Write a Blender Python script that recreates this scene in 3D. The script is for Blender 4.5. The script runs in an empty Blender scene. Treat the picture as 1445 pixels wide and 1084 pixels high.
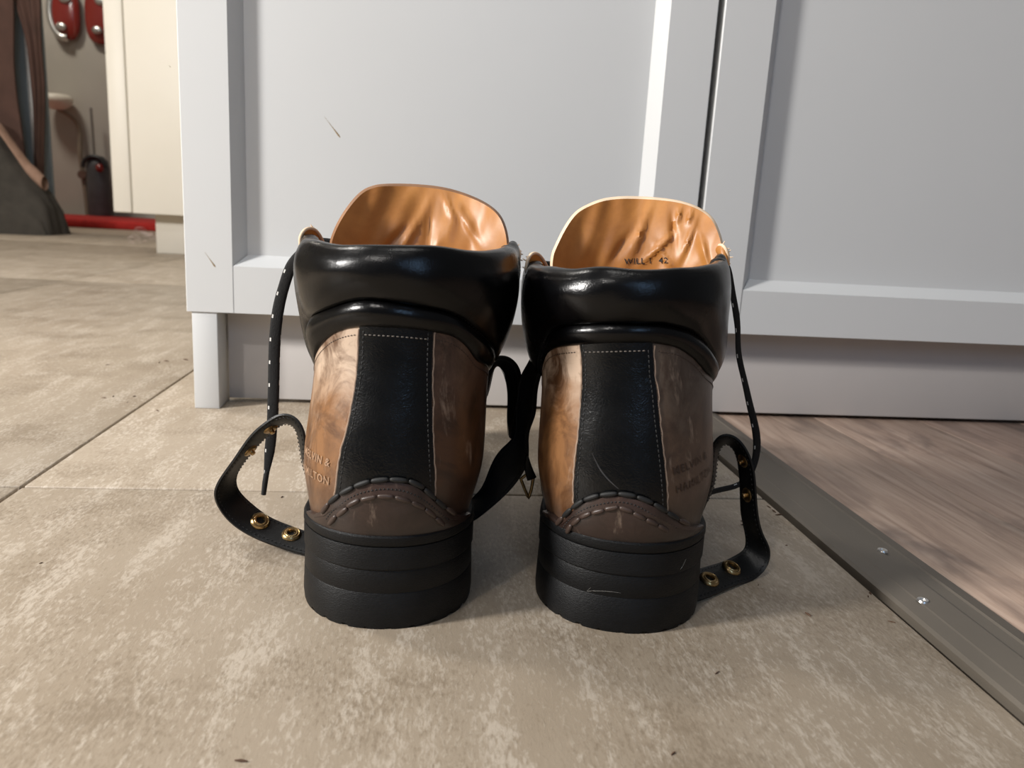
import bpy, bmesh, math, random
import numpy as np
from mathutils import Vector, Matrix, noise
random.seed(7)
SC = bpy.context.scene
COL = SC.collection
PI = math.pi
# ------------------------------------------------------------------ camera
FPX, CXP, CYP, CAMH = 1090.0, 722.5, 542.0, 0.184
R = np.array([[0.99323889, 0.03206459, 0.11157224],
              [-0.1019349, -0.21900425, 0.97038467],
              [0.05554978, -0.9751969, -0.21425504]])   # world axes in camera axes (right, down, forward)
cam_d = bpy.data.cameras.new('camera'); cam = bpy.data.objects.new('camera', cam_d); COL.objects.link(cam)
cam_d.sensor_width = 36.0; cam_d.lens = FPX / 1445 * 36.0; cam_d.clip_start = 0.01
m = Matrix.Identity(4)
for i in range(3):
    m[i][0] = R[i, 0]; m[i][1] = -R[i, 1]; m[i][2] = -R[i, 2]
m[2][3] = CAMH
cam.matrix_world = m
cam_d.dof.use_dof = True; cam_d.dof.focus_distance = 0.40; cam_d.dof.aperture_fstop = 15.0
SC.camera = cam
# ------------------------------------------------------------------ world, lights, exposure
SC.view_settings.view_transform = 'Standard'; SC.view_settings.look = 'None'
SC.view_settings.exposure = 0.10; SC.view_settings.gamma = 1.0
w = bpy.data.worlds.new('world'); SC.world = w; w.use_nodes = True
w.node_tree.nodes['Background'].inputs[0].default_value = (0.93, 0.95, 1.0, 1)
w.node_tree.nodes['Background'].inputs[1].default_value = 0.13
def area(name, loc, target, size, power, color, shape='DISK', size_y=None):
    d = bpy.data.lights.new(name, 'AREA'); d.shape = shape; d.size = size; d.energy = power; d.color = color
    if size_y: d.size_y = size_y
    o = bpy.data.objects.new(name, d); COL.objects.link(o); o.location = loc
    o.rotation_euler = (Vector(target) - Vector(loc)).to_track_quat('-Z', 'Y').to_euler()
    return o
ld = bpy.data.lights.new('table_lamp_light', 'POINT'); ld.energy = 140.0; ld.color = (1.0, 0.972, 0.935); ld.shadow_soft_size = 0.11
lo = bpy.data.objects.new('table_lamp_light', ld); COL.objects.link(lo); lo.location = (-1.43, -0.05, 0.845)
area('ceiling_light', (-1.15, -1.05, 2.0), (0.0, 0.35, 0.15), 0.125, 10.5, (1.0, 0.95, 0.9))
area('window_light', (0.35, -2.6, 1.9), (0.1, 0.4, 0.1), 0.24, 9.5, (0.38, 0.63, 1.0), 'RECTANGLE', 1.4)
area('overhead_fill', (-0.25, -0.05, 2.45), (0.0, 0.45, 0.0), 0.5, 6.0, (1.0, 0.97, 0.92))  # added fill from above, brightens the upward-facing door bevels
area('corridor_fill', (-1.5, 1.15, 2.3), (-0.9, 1.9, 0.0), 0.35, 24.0, (1.0, 0.96, 0.90))  # added unseen fill, brightens the left floor and the cream cabinet
area('far_wall_fill', (-2.4, 3.7, 2.4), (-2.1, 4.6, 0.3), 0.4, 22.0, (1.0, 0.93, 0.82))  # added unseen fill, lifts the dim far wall

# ------------------------------------------------------------------ helpers
def L(r, g, b):
    f = lambda c: (c / 255) / 12.92 if c / 255 <= 0.04045 else ((c / 255 + 0.055) / 1.055) ** 2.4
    return (f(r), f(g), f(b), 1)
def ray(px, py): return R @ np.array([px - CXP, py - CYP, FPX])
def at(px, py, Y):                      # the point of the line of sight at depth Y
    r = ray(px, py); return np.array([0, 0, CAMH]) + r * Y / r[1]
def floor_pt(px, py, z=0.0):
    r = ray(px, py); return np.array([0, 0, CAMH]) + r * (z - CAMH) / r[2]
def project(P):
    c = (P - np.array([0, 0, CAMH])) @ R
    return np.stack([c[..., 0] / c[..., 2] * FPX + CXP, c[..., 1] / c[..., 2] * FPX + CYP], -1)

def mat(name):
    mt = bpy.data.materials.new(name); mt.use_nodes = True
    nt = mt.node_tree; return mt, nt, nt.nodes['Principled BSDF']
def nn(nt, typ, **kw):
    n = nt.nodes.new(typ)
    for k, v in kw.items():
        if k in n.inputs: n.inputs[k].default_value = v
        else: setattr(n, k, v)
    return n
def ramp(nt, fac, stops):
    r = nt.nodes.new('ShaderNodeValToRGB'); e = r.color_ramp.elements
    e[0].position, e[0].color = stops[0]; e[1].position, e[1].color = stops[-1]
    for p, c in stops[1:-1]:
        x = e.new(p); x.color = c
    nt.links.new(fac, r.inputs[0]); return r.outputs[0]
def coords(nt, scale=(1, 1, 1), rot=(0, 0, 0)):
    tc = nt.nodes.new('ShaderNodeTexCoord'); mp = nt.nodes.new('ShaderNodeMapping')
    mp.inputs['Scale'].default_value = scale; mp.inputs['Rotation'].default_value = rot
    nt.links.new(tc.outputs['Object'], mp.inputs[0]); return mp.outputs[0]
def nz(nt, co, scale, detail=4, rough=0.55, dist=0.0):
    n = nt.nodes.new('ShaderNodeTexNoise'); n.inputs['Scale'].default_value = scale
    n.inputs['Detail'].default_value = detail; n.inputs['Roughness'].default_value = rough
    n.inputs['Distortion'].default_value = dist
    nt.links.new(co, n.inputs['Vector']); return n.outputs[0]
def bump(nt, b, h, strength, dist=0.001):
    n = nt.nodes.new('ShaderNodeBump'); n.inputs['Strength'].default_value = strength
    n.inputs['Distance'].default_value = dist
    nt.links.new(h, n.inputs['Height']); nt.links.new(n.outputs[0], b.inputs['Normal']); return n
def mix(nt, fac, a, b, mode='MIX'):
    n = nt.nodes.new('ShaderNodeMix'); n.data_type = 'RGBA'; n.blend_type = mode
    for s, v in ((n.inputs[0], fac), (n.inputs[6], a), (n.inputs[7], b)):
        if hasattr(v, 'links'): nt.links.new(v, s)
        else: s.default_value = v
    return n.outputs[2]
def math_(nt, op, a, b):
    n = nt.nodes.new('ShaderNodeMath'); n.operation = op
    for s, v in ((n.inputs[0], a), (n.inputs[1], b)):
        if hasattr(v, 'links'): nt.links.new(v, s)
        else: s.default_value = v
    return n.outputs[0]
def simple(name, c1, c2=None, rough=0.5, nscale=30, bs=0.0, bscale=400, metal=0.0, scale=(1, 1, 1), spec=0.5, coat=0.0):
    mt, nt, b = mat(name); co = coords(nt, scale)
    c2 = c2 or c1
    nt.links.new(ramp(nt, nz(nt, co, nscale), [(0.3, c1), (0.7, c2)]), b.inputs['Base Color'])
    b.inputs['Roughness'].default_value = rough; b.inputs['Metallic'].default_value = metal
    b.inputs['Specular IOR Level'].default_value = spec
    if coat: b.inputs['Coat Weight'].default_value = coat; b.inputs['Coat Roughness'].default_value = 0.2
    if bs: bump(nt, b, nz(nt, co, bscale, 3), bs, 0.0005)
    return mt

M = {}
# floor tile: beige porcelain with pale streaks running away from the camera
mt, nt, b = mat('tile_porcelain')
co = coords(nt); cs = coords(nt, (3.0, 1.0, 1.0), (0, 0, 0.10))
base = ramp(nt, nz(nt, co, 6, 6, 0.62, 0.5), [(0.3, L(153, 138, 119)), (0.7, L(171, 157, 139))])
fine = nz(nt, cs, 170, 8, 0.70, 0.5)
mask = nz(nt, coords(nt, (4.5, 1.0, 1.0), (0, 0, 0.12)), 13, 6, 0.68, 0.5)
st = ramp(nt, math_(nt, 'ADD', math_(nt, 'MULTIPLY', fine, 0.6), math_(nt, 'MULTIPLY', mask, 0.5)), [(0.545, (0, 0, 0, 1)), (0.645, (0.9, 0.9, 0.9, 1))])
c = mix(nt, st, base, L(192, 180, 164))
dk = ramp(nt, math_(nt, 'ADD', math_(nt, 'MULTIPLY', nz(nt, cs, 210, 6, 0.7), 0.55), math_(nt, 'MULTIPLY', nz(nt, co, 14, 4, 0.6), 0.5)), [(0.53, (0, 0, 0, 1)), (0.63, (0.7, 0.7, 0.7, 1))])
c = mix(nt, dk, c, L(130, 115, 96))
nt.links.new(c, b.inputs['Base Color'])
b.inputs['Roughness'].default_value = 0.48; b.inputs['Specular IOR Level'].default_value = 0.45
bump(nt, b, fine, 0.3, 0.0006)
M['tile'] = mt
M['grout'] = simple('grout', L(62, 58, 52), L(76, 71, 64), 0.9, 60)
# wood laminate
mt, nt, b = mat('wood_laminate')
cg = coords(nt, (14.0, 1.1, 1.0)); co = coords(nt, (2.2, 1, 1))
base = ramp(nt, nz(nt, cg, 6, 7, 0.65, 1.2), [(0.3, L(146, 126, 114)), (0.5, L(180, 160, 147)), (0.72, L(202, 186, 174))])
stain = ramp(nt, nz(nt, co, 7, 4, 0.6, 0.6), [(0.5, (0, 0, 0, 1)), (0.68, (0.75, 0.75, 0.75, 1))])
oi = nt.nodes.new('ShaderNodeObjectInfo')
tone = ramp(nt, oi.outputs['Random'], [(0.0, L(205, 198, 196)), (1.0, L(255, 248, 240))])
c = mix(nt, stain, base, L(104, 92, 88)); c = mix(nt, 1.0, c, tone, 'MULTIPLY')
nt.links.new(c, b.inputs['Base Color']); b.inputs['Roughness'].default_value = 0.5
bump(nt, b, nz(nt, cg, 20, 6, 0.7), 0.25, 0.0006)
M['wood'] = mt
M['profile'] = simple('profile_metal', L(104, 97, 87), L(112, 104, 94), 0.5, 8, 0.08, 900, 0.25)
M['steel'] = simple('steel', L(190, 188, 184), L(215, 212, 208), 0.3, 60, metal=0.9)
M['white_paint'] = simple('white_lacquer', L(206, 207, 207), L(210, 211, 211), 0.42, 3, 0.03, 300)
M['plinth'] = simple('plinth_foil', L(188, 183, 179), L(195, 190, 187), 0.5, 4)
M['cream'] = simple('cream_lacquer', L(220, 213, 198), L(225, 218, 204), 0.45, 3)
M['wall'] = simple('wall_paint', L(168, 163, 154), L(178, 172, 162), 0.9, 4)
M['worktop'] = simple('worktop', L(70, 66, 62), L(90, 84, 78), 0.5, 30)
M['dark_void'] = simple('dark_carcass', L(40, 40, 40), L(46, 46, 46), 0.8)
# leathers
def leather_black(name, c1, c2, rough, bs, bscale, spec=0.36):
    mt, nt, b = mat(name); co = coords(nt)
    nt.links.new(ramp(nt, nz(nt, co, 60, 5), [(0.3, c1), (0.7, c2)]), b.inputs['Base Color'])
    b.inputs['Specular IOR Level'].default_value = spec
    nt.links.new(ramp(nt, nz(nt, co, 35, 4), [(0.3, (rough - 0.06,) * 3 + (1,)), (0.7, (rough + 0.06,) * 3 + (1,))]), b.inputs['Roughness'])
    v = nt.nodes.new('ShaderNodeTexVoronoi'); v.feature = 'DISTANCE_TO_EDGE'; v.inputs['Scale'].default_value = bscale
    nt.links.new(nz_vec(nt, co), v.inputs['Vector'])
    h = math_(nt, 'ADD', v.outputs['Distance'], math_(nt, 'MULTIPLY', nz(nt, co, bscale * 0.25, 5, 0.65), 1.6))
    bump(nt, b, h, bs, 0.0006)
    return mt
def nz_vec(nt, co):
    n = nt.nodes.new('ShaderNodeTexNoise'); n.inputs['Scale'].default_value = 90
    nt.links.new(co, n.inputs['Vector'])
    a = nt.nodes.new('ShaderNodeMixRGB'); a.blend_type = 'ADD'; a.inputs[0].default_value = 0.012
    nt.links.new(co, a.inputs[1]); nt.links.new(n.outputs['Color'], a.inputs[2]); return a.outputs[0]
M['collar'] = leather_black('padded_black_leather', L(3, 3, 4), L(5, 5, 6), 0.24, 0.10, 900, 0.30)
M['stripe'] = leather_black('pebbled_black_leather', L(2, 3, 4), L(4, 5, 7), 0.27, 0.19, 620, 0.36)
M['strap'] = leather_black('strap_leather', L(10, 11, 12), L(16, 17, 18), 0.42, 0.2, 900)
M['thread_black'] = simple('black_thread', L(16, 16, 16), L(28, 28, 28), 0.6)
M['thread_brown'] = simple('brown_thread', L(52, 40, 35), L(76, 60, 52), 0.4)
M['thread_pale'] = simple('pale_thread', L(92, 86, 80), L(116, 108, 100), 0.6)
M['rubber'] = simple('black_rubber', L(7, 8, 10), L(13, 14, 16), 0.52, 90, 0.5, 700, scale=(1, 1, 3), spec=0.3)
M['gold'] = simple('brass', L(150, 124, 84), L(190, 162, 116), 0.28, 200, metal=1.0)
M['edge'] = simple('raw_edge', L(226, 198, 166), L(238, 214, 186), 0.7)
M['ink'] = simple('ink', L(38, 24, 16), L(46, 30, 20), 0.7)
M['lace'] = simple('black_lace', L(14, 14, 15), L(24, 24, 25), 0.8, 600, 0.6, 1500)
M['lace_fleck'] = simple('white_fleck', L(205, 203, 198), L(230, 228, 224), 0.8)
M['lettering'] = simple('embossed_letters', L(150, 118, 92), L(170, 138, 112), 0.4, 80)
M['lettering_dark'] = simple('embossed_letters_dark', L(54, 40, 32), L(66, 50, 40), 0.4, 80)
def burnished(name, top, mid, low, dark, z0=0.045, z1=0.13):
    mt, nt, b = mat(name); tc = nt.nodes.new('ShaderNodeTexCoord'); co = tc.outputs['Object']
    sx = nt.nodes.new('ShaderNodeSeparateXYZ'); nt.links.new(co, sx.inputs[0])
    zz = math_(nt, 'DIVIDE', math_(nt, 'SUBTRACT', sx.outputs[2], z0), z1 - z0)
    zz = math_(nt, 'ADD', zz, math_(nt, 'MULTIPLY', math_(nt, 'SUBTRACT', nz(nt, co, 38, 5, 0.6, 0.6), 0.5), 0.75))
    c = ramp(nt, zz, [(0.0, low), (0.3, mid), (0.56, mid), (0.80, top), (1.0, top)])
    bl = ramp(nt, nz(nt, coords(nt, (1, 1, 0.75)), 50, 8, 0.7, 1.0), [(0.44, (0, 0, 0, 1)), (0.62, (0.95, 0.95, 0.95, 1))])
    c = mix(nt, bl, c, dark)
    sc = ramp(nt, nz(nt, coords(nt, (1.5, 1.5, 0.35)), 90, 5, 0.7, 0.3), [(0.58, (0, 0, 0, 1)), (0.75, (0.35, 0.35, 0.35, 1))])
    c = mix(nt, sc, c, L(205, 180, 158))
    nt.links.new(c, b.inputs['Base Color']); b.inputs['Roughness'].default_value = 0.36
    b.inputs['Coat Weight'].default_value = 0.25; b.inputs['Coat Roughness'].default_value = 0.3
    bump(nt, b, nz(nt, coords(nt, (1, 1, 0.85)), 220, 8, 0.68), 0.2, 0.0006); return mt
M['quarter_l'] = burnished('burnished_tan', L(192, 168, 146), L(134, 93, 57), L(86, 66, 53), L(84, 53, 29))
M['quarter_shaded'] = burnished('burnished_brown_shaded', L(92, 68, 54), L(78, 50, 30), L(52, 38, 30), L(46, 29, 18))  # shade on the left boot's right panel is put into this leather colour
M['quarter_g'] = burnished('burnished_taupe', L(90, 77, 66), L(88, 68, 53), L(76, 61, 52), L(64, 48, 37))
M['heelcap'] = burnished('burnished_dark', L(68, 49, 42), L(56, 41, 35), L(32, 23, 20), L(42, 29, 24), 0.04, 0.075)
mt, nt, b = mat('tan_lining'); co = coords(nt)
c = ramp(nt, nz(nt, co, 22, 6, 0.65, 0.5), [(0.3, L(160, 103, 48)), (0.55, L(184, 124, 62)), (0.8, L(200, 140, 74))])
nt.links.new(c, b.inputs['Base Color']); b.inputs['Roughness'].default_value = 0.40
bump(nt, b, nz(nt, co, 260, 5), 0.12, 0.0005)
M['lining'] = mt

def finish(name, me, mt, parent=None, smooth=True, sharp=50, kind=None):
    me.validate(); me.update()
    if smooth and len(me.polygons):
        me.polygons.foreach_set('use_smooth', [True] * len(me.polygons))
        me.set_sharp_from_angle(angle=math.radians(sharp))
    for x in (mt if isinstance(mt, (list, tuple)) else [mt]): me.materials.append(x)
    o = bpy.data.objects.new(name, me); COL.objects.link(o)
    if parent is not None: o.parent = parent
    if kind: o['kind'] = kind
    return o
def mesh_np(verts, faces):
    me = bpy.data.meshes.new('m'); me.from_pydata([tuple(map(float, v)) for v in verts], [], [tuple(map(int, f)) for f in faces]); return me
def grid_mesh(P, wrap_u=False, flip=False):
    n, k = P.shape[:2]; F = []
    for i in range(n if wrap_u else n - 1):
        for j in range(k - 1):
            a, b_, c_, d = i * k + j, ((i + 1) % n) * k + j, ((i + 1) % n) * k + j + 1, i * k + j + 1
            F.append((a, d, c_, b_) if flip else (a, b_, c_, d))
    return P.reshape(-1, 3), F
def tag(o, label, cat, group=None, kind=None):
    if label: o['label'] = label
    if cat: o['category'] = cat
    if group: o['group'] = group
    if kind: o['kind'] = kind
    return o
def empty(name, loc=(0, 0, 0), rz=0.0):
    o = bpy.data.objects.new(name, None); COL.objects.link(o); o.location = loc; o.rotation_euler = (0, 0, rz)
    o.empty_display_size = 0.05; return o
def add_box(bm, x0, x1, y0, y1, z0, z1, bev=0.0, seg=2):
    r = bmesh.ops.create_cube(bm, size=1.0)
    for v in r['verts']:
        v.co = Vector(((x0 + x1) / 2 + v.co.x * (x1 - x0), (y0 + y1) / 2 + v.co.y * (y1 - y0), (z0 + z1) / 2 + v.co.z * (z1 - z0)))
    if bev:
        es = {e for v in r['verts'] for e in v.link_edges}
        bmesh.ops.bevel(bm, geom=list(es), offset=bev, segments=seg, affect='EDGES', profile=0.5)
def bm_obj(name, bm, mt, parent=None, **kw):
    me = bpy.data.meshes.new(name); bm.to_mesh(me); bm.free(); return finish(name, me, mt, parent, **kw)
def box_obj(name, x0, x1, y0, y1, z0, z1, mt, parent=None, bev=0.001, **kw):
    bm = bmesh.new(); add_box(bm, x0, x1, y0, y1, z0, z1, bev); return bm_obj(name, bm, mt, parent, **kw)
def prism_obj(name, poly, axis, a0, a1, mt, parent=None, **kw):
    """poly: 2-D outline; axis 'x','y','z' is the extrusion axis."""
    V = []
    for a in (a0, a1):
        for p, q in poly:
            V.append({'x': (a, p, q), 'y': (p, a, q), 'z': (p, q, a)}[axis])
    n = len(poly); F = [tuple(range(n))[::-1], tuple(range(n, 2 * n))] + [(i, (i + 1) % n, n + (i + 1) % n, n + i) for i in range(n)]
    me = mesh_np(V, F); bm = bmesh.new(); bm.from_mesh(me); bmesh.ops.recalc_face_normals(bm, faces=bm.faces); bm.to_mesh(me); bm.free()
    return finish(name, me, mt, parent, **kw)
def tube_mesh(pts, radii, seg=10, closed=False, flat=1.0, cap=True):
    P = np.array(pts, float); n = len(P); T = np.gradient(P, axis=0) if not closed else (np.roll(P, -1, 0) - np.roll(P, 1, 0))
    T /= np.linalg.norm(T, axis=1)[:, None] + 1e-12
    up = np.array([0, 0, 1.0]) if abs(T[0][2]) < 0.9 else np.array([0, 1.0, 0]); V = []
    if np.isscalar(radii): radii = [radii] * n
    for i in range(n):
        a = np.cross(T[i], up); a /= np.linalg.norm(a) + 1e-12; b_ = np.cross(a, T[i]); up = b_
        for k in range(seg):
            t = 2 * PI * k / seg; V.append(P[i] + radii[i] * (math.cos(t) * a + flat * math.sin(t) * b_))
    F = []
    for i in range(n if closed else n - 1):
        for k in range(seg):
            j = (i + 1) % n; F.append((i * seg + k, i * seg + (k + 1) % seg, j * seg + (k + 1) % seg, j * seg + k))
    if cap and not closed: F += [tuple(range(seg))[::-1], tuple(range((n - 1) * seg, n * seg))]
    return V, F
def spline_pts(P, n):
    P = np.array(P, float); d = np.r_[0, np.cumsum(np.linalg.norm(np.diff(P, axis=0), axis=1))]
    Y = natural_spline(d, P); return Y(np.linspace(0, d[-1], n))
def natural_spline(x, y):
    x = np.asarray(x, float); y = np.asarray(y, float); n = len(x); h = np.diff(x)
    A = np.zeros((n, n)); B = np.zeros((n,) + y.shape[1:]); A[0, 0] = A[-1, -1] = 1
    for i in range(1, n - 1):
        A[i, i - 1] = h[i - 1]; A[i, i] = 2 * (h[i - 1] + h[i]); A[i, i + 1] = h[i]
        B[i] = 6 * ((y[i + 1] - y[i]) / h[i] - (y[i] - y[i - 1]) / h[i - 1])
    Mm = np.linalg.solve(A, B)
    def ev(t):
        t = np.atleast_1d(np.asarray(t, float)); i = np.clip(np.searchsorted(x, t) - 1, 0, n - 2)
        hh = h[i]; a = (x[i + 1] - t) / hh; c_ = (t - x[i]) / hh
        if y.ndim > 1: a, c_, hh = a[:, None], c_[:, None], hh[:, None]
        return a * y[i] + c_ * y[i + 1] + ((a ** 3 - a) * Mm[i] + (c_ ** 3 - c_) * Mm[i + 1]) * hh ** 2 / 6
    return ev
def join_meshes(lst):
    V, F, o = [], [], 0
    for v, f in lst:
        V += [tuple(x) for x in v]; F += [tuple(i + o for i in q) for q in f]; o += len(v)
    return mesh_np(V, F)

# ------------------------------------------------------------------ setting: floor
floor = empty('floor'); floor['kind'] = 'structure'
box_obj('subfloor', -4.5, 3.0, -3.0, 6.2, -0.03, -0.0035, M['grout'], floor, 0)
def tile_obj(x0, x1, y0, y1):
    g = 0.0011
    box_obj('tile', x0 + g, x1 - g, y0 + g, y1 - g, -0.010, 0.0, M['tile'], floor, 0.0009)
xs = [-0.25 - 0.49 * k for k in range(0, 9)]
ys = [-3.112, -1.912, -0.712, 0.488, 1.688, 2.888, 4.088, 5.288]
for j in range(len(ys) - 1):
    tile_obj(-0.25, 0.2385, ys[j], ys[j + 1])
    for i in range(len(xs) - 1):
        tile_obj(xs[i + 1], xs[i], ys[j], ys[j + 1])
k = 0
x = 0.2800
while x < 2.9:
    x1 = x + (0.114 if k else 0.114)
    cuts = [-3.0, -1.9 + 0.37 * (k % 3), -0.62 + 0.31 * ((k * 2) % 3), 0.905 + 0.17 * (k % 2), 2.2, 3.4, 4.6]
    for a, c_ in zip(cuts[:-1], cuts[1:]):
        box_obj('plank', x + 0.0002, x1 - 0.0002, a + 0.0002, c_ - 0.0002, -0.010, -0.0005, M['wood'], floor, 0.0005)
    x = x1; k += 1
# threshold profile
prof = [(0.2405, -0.003), (0.2405, 0.0022), (0.2425, 0.0034), (0.2505, 0.0046), (0.2515, 0.0050), (0.2600, 0.0056), (0.2655, 0.0056),
        (0.2670, 0.0042), (0.2765, 0.0040), (0.2780, 0.0046), (0.2895, 0.0012), (0.2905, 0.0002), (0.2905, -0.003)]
th = prism_obj('threshold_strip', prof, 'y', -3.0, 1.2, M['profile'], sharp=12)
tag(th, 'taupe metal transition strip between the beige tiles and the wood planks', 'threshold strip')
def screw(x, y, z):
    pts = [(0.0, 0.0004), (0.0012, 0.0004), (0.0015, 0.0011), (0.0026, 0.0012), (0.0031, 0.0002)]
    V, F = [], []
    for r_, h in pts:
        for q in range(14): V.append((x + r_ * math.cos(q * PI / 7), y + r_ * math.sin(q * PI / 7), z + h))
    for i in range(4):
        for q in range(14): F.append((i * 14 + q, i * 14 + (q + 1) % 14, (i + 1) * 14 + (q + 1) % 14, (i + 1) * 14 + q))
    return finish('screw', mesh_np(V, F), M['steel'], th)
p = floor_pt(1243, 790); screw(p[0], p[1], 0.0052)
screw(0.2655, 0.62, 0.0052)
p = floor_pt(1303, 864); screw(p[0], p[1] + .002, 0.0048)  # screw mesh standing in for a whitish chip in the strip

# ------------------------------------------------------------------ setting: walls
def wall(name, *a):
    o = box_obj(name, *a, M['wall'], None, 0); o['kind'] = 'structure'; return o
wall('wall_back', -4.5, 3.0, 4.95, 5.1, -0.02, 2.6)
wall('wall_left', -4.6, -4.5, -0.5, 5.1, -0.02, 2.6)
wall('wall_right', -0.19, 3.0, 1.10, 1.22, -0.02, 2.6)
o = box_obj('ceiling', -4.6, 3.0, 1.1, 5.1, 2.6, 2.7, M['wall'], None, 0); o['kind'] = 'structure'

# ------------------------------------------------------------------ white cabinets
YD = 0.69; ZB, ZT = 0.0868, 0.80; BW, BD = 0.0095, 0.0135
def frame_piece(name, quad_front, quad_inner_edges, parent): pass
def shaker_door(parent, x0, x1, wl, wr, mt, name='door', yd=YD, zb=ZB, zt=ZT, rail=0.0405, d=BD, bw=BW, handle_x=None):
    door = empty(name, (0, 0, 0)); door.parent = parent
    t = 0.019
    def bar(nm, poly_xy_z, *a): pass
    xi0, xi1, zi0, zi1 = x0 + wl, x1 - wr, zb + rail, zt - rail
    # panel
    box_obj('panel', xi0 - 0.004, xi1 + 0.004, yd + d, yd + t, zi0 - 0.004, zi1 + 0.004, mt, door, 0)
    e = 0.0007
    # stiles (full height) with the bevel facing the panel
    def stile(xo, xi, s):
        poly = [(xo + s * e, yd), (xi - s * 0.0004, yd), (xi, yd + 0.0004), (xi + s * bw, yd + d), (xi + s * bw, yd + t), (xo, yd + t), (xo, yd + e)]
        prism_obj('stile', poly, 'z', zb, zt, mt, door, sharp=25)
    stile(x0, xi0, 1); stile(x1, xi1, -1)
    # rails, mitred to the bevelled sides
    def rail_(zo, zi, s):
        V = []
        g = 0.0004
        for y, zz, dx in ((yd, zi, 0), (yd + d, zi + s * bw, bw), ):
            V += [(xi0 + dx + g, y, zz), (xi1 - dx - g, y, zz)]
        V += [(xi0 + g, yd, zo), (xi1 - g, yd, zo), (xi0 + g, yd + t, zo), (xi1 - g, yd + t, zo)]
        V += [(xi0 + bw, yd + t, zi + s * bw), (xi1 - bw, yd + t, zi + s * bw)]
        F = [(4, 5, 1, 0), (0, 1, 3, 2), (2, 3, 9, 8), (8, 9, 7, 6), (6, 7, 5, 4), (0, 2, 8, 6, 4), (1, 5, 7, 9, 3)]
        me = mesh_np(V, F); bm = bmesh.new(); bm.from_mesh(me); bmesh.ops.recalc_face_normals(bm, faces=bm.faces); bm.to_mesh(me); bm.free()
        finish('rail', me, mt, door, smooth=False)
    rail_(zb, zi0, 1); rail_(zt, zi1, -1)
    if handle_x is not None:
        V, F = tube_mesh([(handle_x, yd, 0.7), (handle_x, yd - 0.022, 0.7), (handle_x, yd - 0.022, 0.58), (handle_x, yd, 0.58)], 0.005, 10)
        finish('handle', mesh_np(V, F), M['steel'], door)
    return door
cab = empty('white_cabinet', (0, 0, 0))
tag(cab, 'white cabinet at the left, whole framed door behind the left boot', 'cabinet', 'white cabinets in a row')
shaker_door(cab, -0.2068, 0.2377, 0.0395, 0.0418, M['white_paint'], handle_x=0.217)
box_obj('carcass', -0.2050, 0.2360, 0.7100, 1.095, 0.0868, 0.80, M['white_paint'], cab, 0.0008)
box_obj('leg', -0.2031, -0.1818, 0.6916, 0.728, 0.0, 0.0868, M['white_paint'], cab, 0.0006)
box_obj('leg', -0.2031, -0.1818, 1.05, 1.086, 0.0, 0.0868, M['white_paint'], cab, 0.0006)
# paint drips on the door
def drip(px0, py0, px1, py1, Y, parent, r=0.0009):
    a = at(px0, py0, Y); b_ = at(px1, py1, Y); P = [a + (b_ - a) * t for t in np.linspace(0, 1, 10)]
    for q in P: q[1] = Y - 0.00008
    rr = [r * (0.12 + 0.88 * (i / 9) ** 2.2) if i < 9 else r * 0.3 for i in range(10)]
    V, F = tube_mesh(P, rr, 8, flat=1.0)
    V = [np.array((v[0], Y - 0.00005 + (v[1] - Y) * 0.25, v[2])) for v in V]
    o = finish('splash', mesh_np(V, F), M['splash'], parent); o['label'] = 'brown dried splash on the door'
M['splash'] = simple('dried_splash', L(150, 128, 92), L(128, 106, 74), 0.6)
drip(458, 165, 480, 194, YD + BD, cab); drip(289, 356, 304, 377, YD, cab)
drip(238, 92, 241, 95, YD, cab, 0.0005)
cab2 = empty('white_cabinet', (0, 0, 0))
tag(cab2, 'white cabinet to the right of the narrow dark gap, above the wood floor', 'cabinet', 'white cabinets in a row')
shaker_door(cab2, 0.2435, 0.842, 0.0450, 0.0465, M['white_paint'], handle_x=0.265)
box_obj('carcass', 0.2455, 0.840, 0.7100, 1.095, 0.0868, 0.80, M['white_paint'], cab2, 0.0008)
box_obj('leg', 0.80, 0.8213, 0.6916, 0.728, 0.0, 0.0868, M['white_paint'], cab2, 0.0006)
box_obj('leg', 0.80, 0.8213, 1.05, 1.086, 0.0, 0.0868, M['white_paint'], cab2, 0.0006)
pl = box_obj('plinth', -0.1800, 0.798, 0.7195, 0.7325, 0.0035, 0.0858, M['plinth'], None, 0.0006)
tag(pl, 'white toe-kick board along the floor under both white cabinets', 'plinth')
wt = box_obj('worktop', -0.215, 0.852, 0.675, 1.098, 0.8005, 0.828, M['worktop'], None, 0.002)
tag(wt, 'dark worktop lying across the tops of both white cabinets', 'worktop')
# cream cabinet further back
cc = empty('cream_cabinet', (0, 0, 0))
tag(cc, 'cream cabinet with plain doors standing behind the white cabinets at the left', 'cabinet')
box_obj('door', -0.952, -0.8985, 2.50, 2.519, 0.124, 0.86, M['cream'], cc, 0.004)
box_obj('door', -0.8970, -0.40, 2.504, 2.523, 0.124, 0.86, M['cream'], cc, 0.0015)
box_obj('carcass', -0.945, -0.395, 2.5235, 3.05, 0.124, 0.86, M['cream'], cc, 0.001)
box_obj('leg', -0.868, -0.395, 2.61, 3.0, 0.0, 0.1238, M['cream'], cc, 0.001)

# ------------------------------------------------------------------ far background
def P3(px, py, Y): return at(px, py, Y)
rm = box_obj('red_mat', -2.62, -1.28, 4.12, 4.86, 0.0, 0.042, simple('red_fabric', L(150, 24, 20), L(176, 36, 28), 0.9, 40, 0.5, 200), None, 0.012)
tag(rm, 'thick red mat on the floor against the far wall', 'mat')
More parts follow.
